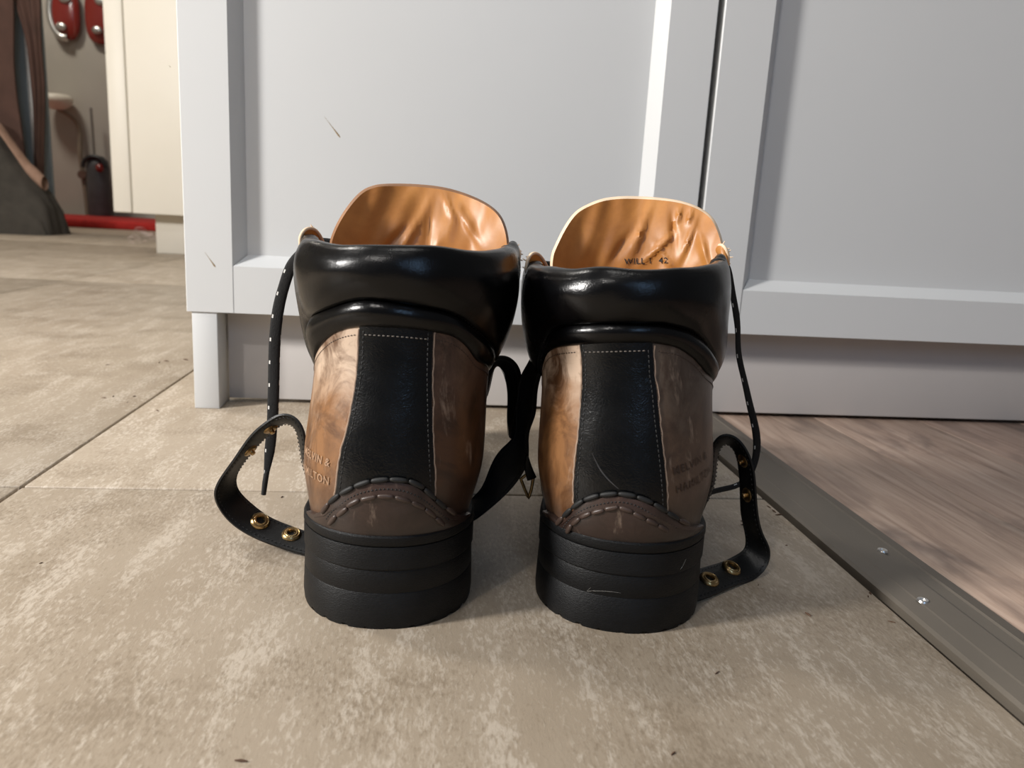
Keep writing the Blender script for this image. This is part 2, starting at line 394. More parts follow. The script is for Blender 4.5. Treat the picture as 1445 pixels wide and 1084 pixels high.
# grey-blue board and brown cloths
bd = box_obj('hanging_board', -2.45, -1.622, 3.62, 3.64, 0.10, 1.45, simple('blue_grey', L(140, 152, 158), L(152, 163, 168), 0.7, 5), None, 0.004)
tag(bd, 'blurred blue-grey board standing behind the brown cloths at the far left', 'board')
box_obj('foot', -2.30, -2.25, 3.61, 3.66, 0.0, 0.0995, M['plinth'], bd, 0.002)
box_obj('foot', -1.70, -1.65, 3.61, 3.66, 0.0, 0.0995, M['plinth'], bd, 0.002)
mbrown = simple('brown_cloth', L(78, 56, 47), L(92, 66, 56), 0.9, 12, 0.5, 120)
def cloth(xl, xr, z0, z1, y, label, n=46, k=40):
    G = np.zeros((n, k, 3))
    for i in range(n):
        t = i / (n - 1); z = z0 + (z1 - z0) * t
        a, b_ = xl(z), xr(z)
        for j in range(k):
            s = j / (k - 1); G[i, j] = (a + (b_ - a) * s, y + 0.018 * math.sin(s * 14 + 2 * t) * (1.1 - t) + 0.01 * math.sin(5 * s), z)
    B = G.copy(); B[:, :, 1] += 0.012
    ring = np.concatenate([G, B[:, ::-1]], axis=1); ring = np.concatenate([ring, ring[:, :1]], axis=1)
    V, F = grid_mesh(ring)
    o = finish('hanging_cloth', mesh_np(V, F), mbrown); tag(o, label, 'cloth', 'brown cloths hanging at the far left'); return o
edge_r = natural_spline([0.2, 0.4, 0.6, 0.75, 0.9, 1.3], [-1.620, -1.603, -1.585, -1.584, -1.576, -1.576])
slit_l = lambda z: -1.655 + 0.0 * z - (0.012 if z > .5 else 0)
sr = natural_spline([0.2, 0.35, 0.5, 0.65, 0.8, 0.86, 1.35], [-1.647, -1.643, -1.638, -1.641, -1.653, -1.667, -1.667])
sl = natural_spline([0.2, 0.35, 0.5, 0.65, 0.8, 0.86, 1.35], [-1.678, -1.676, -1.684, -1.686, -1.674, -1.669, -1.669])
cloth(lambda z: float(sr(z)[0]), lambda z: float(edge_r(z)[0]), 0.22, 1.32, 3.52, 'brown cloth hanging on the right side of the narrow blue-grey gap')
cloth(lambda z: -2.05, lambda z: float(sl(z)[0]), 0.22, 1.32, 3.50, 'brown cloth hanging at the left edge of the photo above the dark heap')
ra = tube_mesh([(-2.3, 3.51, 1.345), (-1.56, 3.51, 1.345)], 0.012, 12)
o = finish('clothes_rail', mesh_np(*ra), M['steel']); tag(o, 'rail above the photo that carries the brown cloths', 'rail')
for xx in (-2.25, -1.65):
    box_obj('post', xx - .01, xx + .01, 3.545, 3.565, 0.0, 1.36, M['steel'], o, 0.002)
    box_obj('bracket', xx - .01, xx + .01, 3.52, 3.56, 1.338, 1.352, M['steel'], o, 0.002)
# dark heap of fabric sloping down to the right
n, k = 60, 44; G = np.zeros((n, k, 3))
for i in range(n):
    a = i / (n - 1); x = -2.35 + a * (2.35 - 1.495)
    hz = float(np.interp(x, [-2.35, -2.1, -1.9, -1.69, -1.642, -1.594, -1.54, -1.51, -1.498, -1.495], [0.40, 0.47, 0.45, 0.375, 0.30, 0.235, 0.17, 0.116, 0.06, 0.0]))
    for j in range(k):
        t = j / (k - 1) * PI; r_ = 0.10 + 0.03 * math.sin(3 * a)
        nv = noise.noise(Vector((x * 9, t * 2.0, 1.7))) * 0.03
        G[i, j] = (x + nv * .3, 3.36 - (r_ + nv) * math.cos(t), max(0.0, (hz + nv * min(1, hz * 5)) * (math.sin(t) ** 0.7)))
o = finish('garment_heap', mesh_np(*grid_mesh(G)), simple('dark_fabric', L(58, 54, 48), L(72, 67, 60), 0.95, 20, 0.6, 120))
tag(o, 'dark grey-brown heap of fabric on the floor at the far left edge', 'garment heap')
# pale folded cloth on top of heap
G = np.zeros((50, 10, 3))
for i in range(50):
    a = i / 49; c0 = np.array([-1.80 + 0.26 * a, 3.37, float(np.interp(-1.80 + .26 * a, [-1.8, -1.69, -1.642, -1.594, -1.54], [.43, .40, .325, .25, .20]))])
    for j in range(10):
        t = j / 9 * 2 * PI; G[i, j] = c0 + np.array([0, math.cos(t) * 0.03, math.sin(t) * (0.026 + .006 * math.sin(9 * a))])
o = finish('folded_cloth', mesh_np(*grid_mesh(G)), simple('pale_cloth', L(150, 118, 98), L(168, 136, 116), 0.9)); tag(o, 'pale brown folded cloth lying along the slope of the dark heap', 'cloth')
# pans on the wall
red = simple('red_enamel', L(118, 34, 26), L(130, 40, 32), 0.18, 5, coat=0.6)
def pan(cx, cz, w_, h_, label, lid):
    root = empty('wall_pan', (cx, 4.95, cz)); tag(root, label, 'pan', 'red pans on the far wall')
    bm = bmesh.new(); bmesh.ops.create_uvsphere(bm, u_segments=32, v_segments=16, radius=1)
    for v in bm.verts:
        x, y, z = v.co; q = (abs(x) ** 3 + abs(z) ** 3) ** (1 / 3) if True else 1
        rr = math.hypot(x, z); f_ = rr / max(q, 1e-6) if rr > 1e-6 else 1
        v.co = Vector((x * w_ / 2 * f_, -0.035 + y * 0.035, z * h_ / 2 * f_))
    bm_obj('bowl', bm, red, root)
    for dx, dz, r_ in ((0.12 * w_, 0.24 * h_, 0.03), (-0.05 * w_, -0.27 * h_, 0.026)):
        bm = bmesh.new(); bmesh.ops.create_uvsphere(bm, u_segments=16, v_segments=10, radius=1)
        for v in bm.verts: v.co = Vector((dx + v.co.x * r_ * 1.1, -0.072 + v.co.y * 0.012, dz + v.co.z * r_ * .8))
        bm_obj('knob', bm, M['steel'], root)
    if lid:
        G = np.zeros((20, 12, 3))
        for i in range(20):
            t = PI * (0.62 + 0.95 * i / 19)
            for j in range(12):
                s = 2 * PI * j / 11; G[i, j] = ((w_ * .44 + 0.02 * math.cos(s)) * math.cos(t), -0.05 + 0.02 * math.sin(s), (h_ * .46 + 0.02 * math.cos(s)) * math.sin(t))
        finish('rim', mesh_np(*grid_mesh(G)), M['steel'], root)
pan(-2.075, 1.145, 0.165, 0.285, 'red pan with a grey metal rim on its left, on the far wall', True)
pan(-1.885, 1.145, 0.165, 0.30, 'second red pan on the far wall, half hidden by the cream cabinet', False)
# small cream basin with a bent waste pipe
bs = empty('wall_basin', (-2.12, 4.95, 0.67)); tag(bs, 'small cream wall basin edge with a bent brown waste pipe', 'basin')
G = np.zeros((20, 24, 3))
prof_ = [(0, .03), (.06, .03), (.075, .02), (.08, 0), (.07, -.02), (.03, -.05), (0, -.05)]
for i in range(24):
    pass
V, F = [], []
for (r_, h) in prof_:
    for q in range(24):
        V.append((r_ * 1.05 * math.cos(q * PI / 12), -0.10 + r_ * 1.2 * math.sin(q * PI / 12), h))
for i in range(len(prof_) - 1):
    for q in range(24): F.append((i * 24 + q, i * 24 + (q + 1) % 24, (i + 1) * 24 + (q + 1) % 24, (i + 1) * 24 + q))
finish('bowl', mesh_np(V, F), M['cream'], bs)
box_obj('bracket', -.02, .02, -0.05, 0.0, -0.02, 0.02, M['cream'], bs, .002)
V, F = tube_mesh(spline_pts([(0, -.10, -.045), (.03, -.09, -.06), (.075, -.06, -.10), (.088, -.05, -.25), (.094, -.04, -.42), (.105, -.04, -.66)], 40), 0.013, 12)
finish('waste_pipe', mesh_np(V, F), simple('pipe', L(122, 110, 96), L(134, 120, 104), 0.5), bs)
V, F = tube_mesh([(.096, -.07, -.40), (.096, -.03, -.40)], 0.024, 14)
finish('pipe_joint', mesh_np(V, F), simple('pipe_joint', L(96, 72, 62), None, 0.5), bs)
# black canister with a stick
cn = empty('canister', (-1.915, 4.84, 0.042)); tag(cn, 'dark canister with a thin grey stick on the red mat by the far wall', 'canister')
V, F = [], []
pr = [(0.0, 0.0), (.058, 0.0), (.062, .02), (.062, .27), (.055, .31), (.03, .335), (0.0, .34)]
for (r_, h) in pr:
    for q in range(28): V.append((r_ * math.cos(q * PI / 14), r_ * .9 * math.sin(q * PI / 14), h))
for i in range(len(pr) - 1):
    for q in range(28): F.append((i * 28 + q, i * 28 + (q + 1) % 28, (i + 1) * 28 + (q + 1) % 28, (i + 1) * 28 + q))
finish('body', mesh_np(V, F), simple('canister_grey', L(60, 60, 62), L(78, 78, 80), 0.5, 12), cn)
V, F = tube_mesh([(-.062 * math.sin(t), -.05, .27 + .06 * math.cos(t)) for t in np.linspace(-1.6, 1.6, 20)], 0.012, 10)
finish('hoop', mesh_np(V, F), simple('hoop_black', L(26, 26, 28), None, 0.4), cn)
bm = bmesh.new(); bmesh.ops.create_uvsphere(bm, u_segments=16, v_segments=10, radius=0.024, matrix=Matrix.Translation((.03, -.05, .27))); bm_obj('cap', bm, red, cn)
V, F = tube_mesh([(-.02, 0.01, .33), (-.028, .02, .60)], 0.007, 10)
finish('stick', mesh_np(V, F), simple('stick_grey', L(112, 106, 100), None, 0.6), cn)

# ================================================================== BOOTS
KN = np.array([0, .12, .25, .37, .5, .62, .75, .87, 1.0])
#            yb     zb    Wh     Ry    Wf    Rf    yf    zf
LV = np.array([
    [.0052, .0435, .0362, .037, .046, .075, .283, .028],
    [.0040, .0550, .0388, .040, .048, .075, .286, .042],
    [.0040, .0680, .0412, .042, .047, .070, .284, .057],
    [.0062, .0820, .0413, .044, .044, .060, .270, .070],
    [.0095, .0980, .0408, .046, .040, .050, .225, .083],
    [.0125, .1120, .0408, .048, .038, .045, .185, .100],
    [.0150, .1280, .0425, .050, .040, .042, .158, .122],
    [.0165, .1460, .0450, .052, .0480, .040, .140, .146],
    [.0170, .1655,   .0462, .052, .0500, .038, .126, .166]])
TU = np.linspace(0, 1, 401); TL = natural_spline(KN, LV)(TU)
class Boot:
    def __init__(s, name, loc, rz, med, lean, tilt, zs=1.0, cw=1.0, cs=0.0):
        s.zs = zs; s.cw = cw; s.cs = cs
        s.root = empty(name, loc, rz); s.loc = np.array(loc); s.med = med; s.lean = lean; s.tilt = tilt
        c_, q = math.cos(rz), math.sin(rz); s.Rm = np.array([[c_, -q, 0], [q, c_, 0], [0, 0, 1]])
    def base(s, U, V):
        U = np.clip(np.asarray(U, float), 0, 1); V = np.asarray(V, float)
        V = np.where(V > 1, V - 2, V); V = np.where(V < -1, V + 2, V)
        a = np.abs(V); sg = np.where(V < 0, -1.0, 1.0)
        yb, zb, Wh, Ry, Wf, Rf, yf, zf = [np.interp(U, TU, TL[:, i]) for i in range(8)]
        th = np.clip(a / .35, 0, 1) * PI / 2
        t = np.clip((a - .35) / .35, 0, 1); sm = t * t * (3 - 2 * t)
        tt = np.clip((a - .7) / .3, 0, 1) * PI / 2
        y1, y2 = yb + Ry, yf - Rf
        waist = 0.005 * np.sin(PI * t) ** 2 * np.clip(1 - U / .5, 0, 1)
        x = np.where(a < .35, Wh * np.sin(th) ** .92, np.where(a < .7, Wh + (Wf - Wh) * sm - waist, Wf * np.cos(tt)))
        y = np.where(a < .35, yb + Ry * (1 - np.cos(th)), np.where(a < .7, y1 + (y2 - y1) * t, y2 + Rf * np.sin(tt)))
        x = x * sg + s.med * 0.007 * (y / .28) ** 2
        z = zb + (zf - zb) * np.clip((y - yb) / (yf - yb + 1e-9), 0, 1)
        z = np.where(z > .045, .045 + (z - .045) * s.zs, z)
        zn = np.clip(z / .16, 0, 1.2); k_ = zn * zn * (3 - 2 * np.clip(zn, 0, 1))
        kk = np.clip((z - .108) / .036, 0, 1); kk = kk * kk * (3 - 2 * kk)
        x = x * (1 + (s.cw - 1) * kk) + s.cs * kk
        x = x + s.lean * k_; z = z + s.tilt * x * k_ * np.clip(1 - (y - .09) / .1, 0, 1)
        return np.stack([x, y, z], -1)
    def surf(s, U, V, off=0.0):
        U = np.asarray(U, float); V = np.asarray(V, float); e = 1e-3
        Uc = np.clip(U, e, 1 - e)
        dU = s.base(Uc + e, V) - s.base(Uc - e, V); dV = s.base(U, V + e) - s.base(U, V - e)
        n = np.cross(dV, dU); n /= np.linalg.norm(n, axis=-1)[..., None] + 1e-12
        s.n = n
        return s.base(U, V) + n * np.asarray(off)[..., None] if np.ndim(off) else s.base(U, V) + n * off
    def world(s, P): return P @ s.Rm.T + s.loc
    def local(s, P): return (np.asarray(P, float) - s.loc) @ s.Rm
    def setup(s):
        u = np.linspace(0, 1, 161); v = np.linspace(-.5, .5, 241); U, V = np.meshgrid(u, v, indexing='ij')
        P = s.surf(U, V, .002); s._P = s.world(P); s._px = project(s._P)
        N = s.n @ s.Rm.T; view = s._P - np.array([0, 0, CAMH]); s._ok = (N * view).sum(-1) < -0.02 * np.linalg.norm(view, axis=-1)
        s._U, s._V = U, V
    def uv(s, px, py, off=.002):
        d = np.hypot(s._px[..., 0] - px, s._px[..., 1] - py) + np.where(s._ok, 0, 1e4); i = np.unravel_index(np.argmin(d), d.shape)
        u, v = s._U[i], s._V[i]
        f_ = lambda a, c_: project(s.world(s.surf(np.array([a]), np.array([c_]), off)))[0]
        for _ in range(4):
            p0 = f_(u, v); J = np.stack([(f_(u + .004, v) - p0) / .004, (f_(u, v + .004) - p0) / .004], 1)
            if abs(np.linalg.det(J)) < 5e3: break
            du = np.linalg.solve(J, np.array([px, py]) - p0); du = np.clip(du, -.02, .02); u = float(np.clip(u + du[0], 0, 1)); v = float(v + du[1])
        return u, v
    def uvs(s, pts): return np.array([s.uv(*p_) for p_ in pts])
    def patch(s, name, U, V, O, mt, parent=None, skirt=-.0006, **kw):
        """A raised leather piece: grid of (u, v, offset) closed by a skirt down to the base."""
        U2 = np.pad(U, 1, 'edge'); V2 = np.pad(V, 1, 'edge'); O2 = np.pad(O, 1, 'constant', constant_values=skirt)
        Uf, Vf, Of = [np.pad(x, 1, 'edge') for x in (U, V, O)]
        P = s.surf(U2, V2, O2)
        return finish(name, mesh_np(*grid_mesh(P, flip=False)), mt, parent or s.root, sharp=42, **kw)

def smooth_interp(x, xp, fp):
    return np.interp(x, xp, fp)
def curve_uv(B, pts, n):
    """pixel polyline -> dense (u, v) polyline on the boot"""
    q = B.uvs(pts); d = np.r_[0, np.cumsum(np.hypot(np.diff(q[:, 0]) * .12, np.diff(q[:, 1]) * .11))]
    t = np.linspace(0, d[-1], n); sp = natural_spline(d, q); return sp(t)
def capsule(p, t, nrm, ln, wd, ht, seg=8, rows=5):
    t = t / np.linalg.norm(t); b_ = np.cross(nrm, t); V = []
    for i in range(rows):
        a = -PI / 2 + PI * i / (rows - 1); c_ = p + t * math.sin(a) * ln / 2; r_ = max(math.cos(a), .05) ** .55
        for k_ in range(seg):
            q = 2 * PI * k_ / seg; V.append(c_ + b_ * math.cos(q) * wd / 2 * r_ + nrm * math.sin(q) * ht / 2 * r_)
    F = [(i * seg + k_, i * seg + (k_ + 1) % seg, (i + 1) * seg + (k_ + 1) % seg, (i + 1) * seg + k_) for i in range(rows - 1) for k_ in range(seg)]
    F += [tuple(range(seg))[::-1], tuple(range((rows - 1) * seg, rows * seg))]
    return V, F
def stitches(B, q, off, pitch, ln, wd, ht):
    """small stitches along a (u, v) polyline"""
    P = B.surf(q[:, 0], q[:, 1], off); N = B.n; d = np.r_[0, np.cumsum(np.linalg.norm(np.diff(P, axis=0), axis=1))]
    out = []; T = np.gradient(P, axis=0)
    for s_ in np.arange(pitch / 2, d[-1], pitch):
        f_ = lambda A: np.array([np.interp(s_, d, A[:, i]) for i in range(3)])
        out.append(capsule(f_(P), f_(T), f_(N), ln, wd, ht, 6, 4))
    return out
def text_mesh(txt, size):
    c_ = bpy.data.curves.new('t', 'FONT'); c_.body = txt; c_.size = size; c_.resolution_u = 2; c_.extrude = 0
    c_.space_character = 1.12; c_.offset = 0.00005
    o = bpy.data.objects.new('t', c_); COL.objects.link(o); bpy.context.view_layer.update()
    me = bpy.data.meshes.new_from_object(o.evaluated_get(bpy.context.evaluated_depsgraph_get()))
    bm = bmesh.new(); bm.from_mesh(me); bmesh.ops.triangulate(bm, faces=bm.faces)
    bmesh.ops.subdivide_edges(bm, edges=[e for e in bm.edges if e.calc_length() > size * .25], cuts=2)
    bmesh.ops.triangulate(bm, faces=bm.faces)
    V = np.array([v.co[:] for v in bm.verts]); F = [[v.index for v in f_.verts] for f_ in bm.faces]; bm.free()
    bpy.data.objects.remove(o); bpy.data.curves.remove(c_); return V, F
def lettering(B, txt, p0, p1, size, mt, off, parent, end=False):
    """text laid on the leather from pixel p0 towards p1"""
    V, F = text_mesh(txt, size); u0, v0 = B.uv(*p0); u1, v1 = B.uv(*p1)
    # local metric
    e = .01; S0 = B.surf(np.array([u0]), np.array([v0]))[0]
    Su = (B.surf(np.array([u0 + e]), np.array([v0]))[0] - S0) / e; Sv = (B.surf(np.array([u0]), np.array([v0 + e]))[0] - S0) / e
    S1 = B.surf(np.array([u1]), np.array([v1]))[0]; T = S1 - S0; T /= np.linalg.norm(T); N = np.cross(Sv, Su); N /= np.linalg.norm(N); Uu = np.cross(N, T)
    if end:
        V = V.copy(); V[:, 0] -= V[:, 0].max(); u0, v0 = u1, v1; S0 = S1
        Su = (B.surf(np.array([u0 + e]), np.array([v0]))[0] - S0) / e; Sv = (B.surf(np.array([u0]), np.array([v0 + e]))[0] - S0) / e
    A = np.stack([Su, Sv], 1); pin = np.linalg.pinv(A)
    W = V[:, :1] * T + V[:, 1:2] * Uu; duv = W @ pin.T
    P = B.surf(u0 + duv[:, 0], v0 + duv[:, 1], off)
    return finish('lettering', mesh_np(P, F), mt, parent, smooth=False)

def ribbon(A, C, n, thick, name, mt, parent, closed_caps=True, rows=7, sag=0.0):
    """band between two edge polylines (world or local points), with rounded edges and thickness"""
    A = spline_pts(A, n); C = spline_pts(C, n)
    T = np.gradient((A + C) / 2, axis=0); Wd = C - A; N = np.cross(T, Wd); N /= np.linalg.norm(N, axis=1)[:, None] + 1e-12
    N = smooth_vec(N); ring = []
    for j in range(rows):
        s_ = j / (rows - 1); o_ = thick / 2 * (1 - abs(2 * s_ - 1) ** 6 * .5); ring.append(A + Wd * s_ + N * (o_ + sag * 4 * s_ * (1 - s_)))
    for j in range(rows):
        s_ = 1 - j / (rows - 1); o_ = thick / 2 * (1 - abs(2 * s_ - 1) ** 6 * .5); ring.append(A + Wd * s_ - N * (o_ - sag * 4 * s_ * (1 - s_)))
    G = np.stack(ring + [ring[0]], 1); V, F = grid_mesh(G); k_ = G.shape[1]
    F += [tuple(range(k_ - 1))[::-1], tuple((n - 1) * k_ + i for i in range(k_ - 1))]
    o = finish(name, mesh_np(V, F), mt, parent, sharp=60)
    def frame(t, s_):
        i = t * (n - 1); i0 = int(min(i, n - 2)); f_ = i - i0
        L_ = lambda X: X[i0] * (1 - f_) + X[i0 + 1] * f_
        return L_(A) * (1 - s_) + L_(C) * s_, L_(N), L_(T) / np.linalg.norm(L_(T))
    return o, frame
def smooth_vec(N, it=3):
    for _ in range(it):
        M_ = N.copy(); M_[1:-1] = (N[:-2] + 2 * N[1:-1] + N[2:]) / 4; N = M_
    return N / (np.linalg.norm(N, axis=1)[:, None] + 1e-12)
def lathe_on(p, nrm, prof_, seg=20):
    nrm = nrm / np.linalg.norm(nrm); a = np.cross(nrm, [0.1, 0.2, 1.0]); a /= np.linalg.norm(a); b_ = np.cross(nrm, a); V = []
    for r_, h in prof_:
        for q in range(seg): V.append(p + a * r_ * math.cos(2 * PI * q / seg) + b_ * r_ * math.sin(2 * PI * q / seg) + nrm * h)
    F = [(i * seg + q, i * seg + (q + 1) % seg, (i + 1) * seg + (q + 1) % seg, (i + 1) * seg + q) for i in range(len(prof_) - 1) for q in range(seg)]
    return V, F
GROMMET = [(.0021, -.0006), (.0021, .0008), (.0025, .0017), (.0031, .0018), (.0034, .0013), (.0038, .0012), (.0043, .0015), (.0051, .0008), (.0054, .0000), (.0052, -.0008)]
SNAP = [(.0, .0026), (.0010, .0026), (.0014, .0021), (.0012, .0014), (.0013, .0008), (.0022, .0007), (.0034, .0006), (.0040, .0000), (.0038, -.0006)]

def build_boot(B, D):
    root = B.root; B.setup()
    q = 'quarter'
    # -------- reference curves
    cu = B.uvs(D['seam_c']); cq = B.uvs(D['seam_q'])
    cu = cu[np.argsort(cu[:, 1])]; cq = cq[np.argsort(cq[:, 1])]
    ue_c = D.get('uec', (.585, .60)); ue_q = D.get('ueq', (.55, .56))
    def closed(cv, ue, flat):
        cv = cv[np.abs(cv[:, 1]) < .315]; vv = np.r_[-1, -.62, -.46, -.375, cv[:, 1], .375, .46, .62, 1]; uu = np.r_[flat, ue[0], ue[0] + .005, ue[0] + .03, cv[:, 0], ue[1] + .03, ue[1] + .005, ue[1], flat]
        g = np.linspace(-1, 1, 401); y = np.interp(g, vv, uu)
        for _ in range(14): y[1:-1] = (y[:-2] + 2 * y[1:-1] + y[2:]) / 4
        return lambda V: np.interp(V, g, y)
    uC = closed(cu, ue_c, .60); uQ0 = closed(cq, ue_q, .55)
    uQ = lambda V: np.minimum(uQ0(V), uC(V) - .004)
    sL = B.uvs(D['stripe_l']); sR = B.uvs(D['stripe_r'])
    oL = np.argsort(sL[:, 0]); oR = np.argsort(sR[:, 0])
    vL = lambda U: np.interp(U, sL[oL, 0], sL[oL, 1]); vR = lambda U: np.interp(U, sR[oR, 0], sR[oR, 1])
    # -------- lining and shell
    a = np.linspace(-.80, .80, 120); u = np.linspace(0.02, .985, 50); U, V = np.meshgrid(u, a, indexing='ij')
    vend = np.interp(u, [0, .5, 1], [.99, .93, .80])[:, None]; V = V / .80 * vend
    finish('lining', mesh_np(*grid_mesh(B.surf(U, V, -.0045), flip=True)), M['lining'], root)
    v_ = np.linspace(-1, 1, 90)[:-1]; P = B.surf(np.full_like(v_, .06), v_, -.004)
    finish('insole', mesh_np(P, [tuple(range(len(P)))]), M['lining'], root, smooth=False)
    # -------- black shell under everything (facing, sides)
    u = np.linspace(0.0, 1.0, 60); U, V = np.meshgrid(u, np.linspace(-1, 1, 160), indexing='ij')
    vend = np.interp(u, [0, .5, .52, 1], [1.0, .97, .92, .80])[:, None]; V = V * vend
    uu = np.minimum(U, .925)
    finish('facing', mesh_np(*grid_mesh(B.surf(uu, V, np.where(np.abs(V) > .66, .0012, -.0008)))), M['strap'], root)
    # -------- quarters
    for sgn in (-1, 1):
        A_, B_ = np.meshgrid(np.linspace(0, 1, 90), np.linspace(0, 1, 50), indexing='ij')
        vs = vL if sgn < 0 else vR; U = B_ * .6
        for _ in range(6):
            V = vs(U) * (1 - A_) + sgn * .68 * A_; U = B_ * uQ(V)
        if sgn < 0: U, V, B2 = U[::-1], V[::-1], B_
        O = np.full_like(U, .0013)
        # the leather puffs a little between heel cap and collar
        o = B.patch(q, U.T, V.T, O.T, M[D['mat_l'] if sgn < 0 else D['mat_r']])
        o['label'] = 'burnished tan leather side panel' if (sgn < 0) else 'brown leather side panel, coloured dark as the shaded side'
    # vamp / toe
    U, V = np.meshgrid(np.linspace(0, .50, 60), np.linspace(.60, 1.40, 120), indexing='ij')
    O = .0020 + .0015 * np.exp(-((V - 1) / .25) ** 2) * np.exp(-((U - .3) / .2) ** 2)
    B.patch('vamp', U, V, O, M['quarter_shaded'])
    # -------- backstay stripe
    U, T_ = np.meshgrid(np.linspace(0.05, float(uQ(0.0)) + .004, 80), np.linspace(0, 1, 30), indexing='ij')
    V = vL(U) * (1 - T_) + vR(U) * T_
    O = .0020 + .0006 * np.sin(PI * T_) + 0 * U
    o = B.patch('backstay', U, V, O, M['stripe']); o['label'] = 'black vertical leather strip up the heel'
    # -------- heel cap
    hp = D['cap']; cv = curve_uv(B, hp, 80); cv = cv[np.argsort(cv[:, 1])]
    vv = np.linspace(cv[0, 1] - .11, cv[-1, 1] + .11, 110); top = np.interp(vv, np.r_[vv[0], cv[0, 1] - .05, cv[:, 1], cv[-1, 1] + .05, vv[-1]], np.r_[.035, .055, cv[:, 0], .055, .035])
    B_, VV = np.meshgrid(np.linspace(0, 1, 26), vv, indexing='ij'); U = B_ * top[None, :]
    O = .0033 + .0014 * np.sin(PI * np.clip(B_, 0, 1)) * np.exp(-(VV / .22) ** 2) + .0004 * (B_ > .72)
    hc = B.patch('heel_cap', U, VV, O, M['heelcap'])
    hc['label'] = 'dark brown arched heel cap with brogue stitching'
    # braided stitches along both arcs
    for key, off in (('cap_braid', .0040), ('cap_braid2', .0046)):
        qv = curve_uv(B, D[key], 200); P = B.surf(qv[:, 0], qv[:, 1], off); N = B.n.copy(); T3 = np.gradient(P, axis=0)
        d = np.r_[0, np.cumsum(np.linalg.norm(np.diff(P, axis=0), axis=1))]; ns = D['nst'][0 if key == 'cap_braid' else 1]; pit = d[-1] / ns
        for i in range(ns):
            s_ = (i + .5) * pit; f_ = lambda X: np.array([np.interp(s_, d, X[:, c_]) for c_ in range(3)])
            Vc, Fc = capsule(f_(P), f_(T3), f_(N), pit * .96, .0025, .0022, 10, 9)
            finish('stitch', mesh_np(Vc, Fc), M['thread_black'] if key == 'cap_braid' and .12 < (i + .5) / ns < .88 else M['thread_brown'], hc)
    qm = (curve_uv(B, D['cap_braid'], 120) * .45 + curve_uv(B, D['cap_braid2'], 120) * .55)
    finish('perforation', join_meshes(stitches(B, qm, .0042, .0017, .0009, .0008, .0006)), M['thread_black'], hc, kind='stuff')
    # -------- collar: lower roll
    T_, V = np.meshgrid(np.linspace(0, 1, 22), np.linspace(-.60, .60, 140), indexing='ij')
    U = uQ(V) * (1 - T_) + uC(V) * T_; hgt = np.clip((uC(V) - uQ(V)) / .09, 0.0, 1.0) * np.clip((.39 - np.abs(V)) / .14, 0, 1) ** .7
    O = .0006 + .0062 * hgt * np.sin(PI * np.clip(T_ * .82 + .03, 0, 1)) ** .62
    lr = B.patch('collar_band', U, V, O, M['collar'], skirt=-.001); lr['label'] = 'narrow padded black roll under the collar'
    # -------- collar: main padded roll, over the top edge and down inside
    sec = [(t, 0.0) for t in np.linspace(0, 1, 30)]
    vv = np.linspace(-.715, .715, 200); rows = []
    wav = np.array([noise.noise(Vector((x_ * 9, D['seed'], 0))) for x_ in vv])
    wr = np.array([[noise.noise(Vector((x_ * 16, t_ * 2.2, D['seed'] + 3))) for x_ in vv] for t_ in np.linspace(0, 1, 30)])
    endt = np.clip((.715 - np.abs(vv)) / .12, 0, 1) ** .5
    for k_, t in enumerate(np.linspace(0, 1, 30)):
        U = uC(vv) * (1 - t) + 1.0 * t
        prof_c = (math.sin(PI * (t * .85 + .02))) ** .55 if 0 < t else 0.0
        O = .0020 + (.0080 * prof_c) * (.45 + .55 * endt) + wr[k_] * .0007 * math.sin(PI * t)
        rows.append(B.surf(U, vv, O))
    topP = rows[-1]; N = B.n.copy()
    dz = np.array([0, 0, 1.0])
    edge = .0019 * wav
    for a_ in np.linspace(.25, 1, 6) * PI:
        c_, s_ = math.cos(a_), math.sin(a_)
        rows.append(topP + N * (-.0042 * (1 - c_) * (.3 + .7 * endt))[:, None] + dz * (.0026 * s_ * (.4 + .6 * endt))[:, None])
    last = rows[-1]
    for t in (.004, .010, .018):
        rows.append(last + dz * -t + N * -.0008)
    G = np.stack(rows, 0)
    G[:, :, 2] += (edge * 1.0)[None, :] * np.clip((np.arange(len(rows)) - 12) / 18, 0, 1)[:, None]
    tipz = np.clip((np.abs(vv) - .52) / .2, 0, 1) ** 1.5 * D.get('tip', .004)
    G[:, :, 2] += tipz[None, :] * np.clip((np.arange(len(rows)) - 8) / 20, 0, 1)[:, None]
    col = finish('collar', mesh_np(*grid_mesh(G)), M['collar'], root, sharp=80); col['label'] = 'thick padded black leather collar'
    # -------- thread lines
    st = []
    g = np.linspace(-.45, .45, 240); st += stitches(B, np.stack([uC(g) + .004, g], 1), .0032, .0021, .0015, .00055, .0005)
    u_ = np.linspace(.12, float(uQ(0)) - .01, 160)
    st += stitches(B, np.stack([u_, vL(u_) + .010], 1), .0022, .0022, .0016, .0006, .0005)
    st += stitches(B, np.stack([u_, vR(u_) - .010], 1), .0022, .0022, .0016, .0006, .0005)
    finish('stitching', join_meshes(st), M['thread_black'], root, kind='stuff')
    for vf, dv in ((vL, -.004), (vR, .004)):
        uu_ = np.linspace(.16 if vf is vL else .14, float(uQ(0)) - .006, 90); vv_ = vf(uu_) + dv
        wob = np.array([noise.noise(Vector((x_ * 30, D['seed'], dv * 99))) * .003 for x_ in uu_])
        finish('cut_edge', mesh_np(*tube_mesh(B.surf(uu_, vv_ + wob, .0014), .00042, 6)), M['pale_leather'], root)
    g = np.linspace(float(vL(.85)) + .012, float(vR(.85)) - .012, 60)
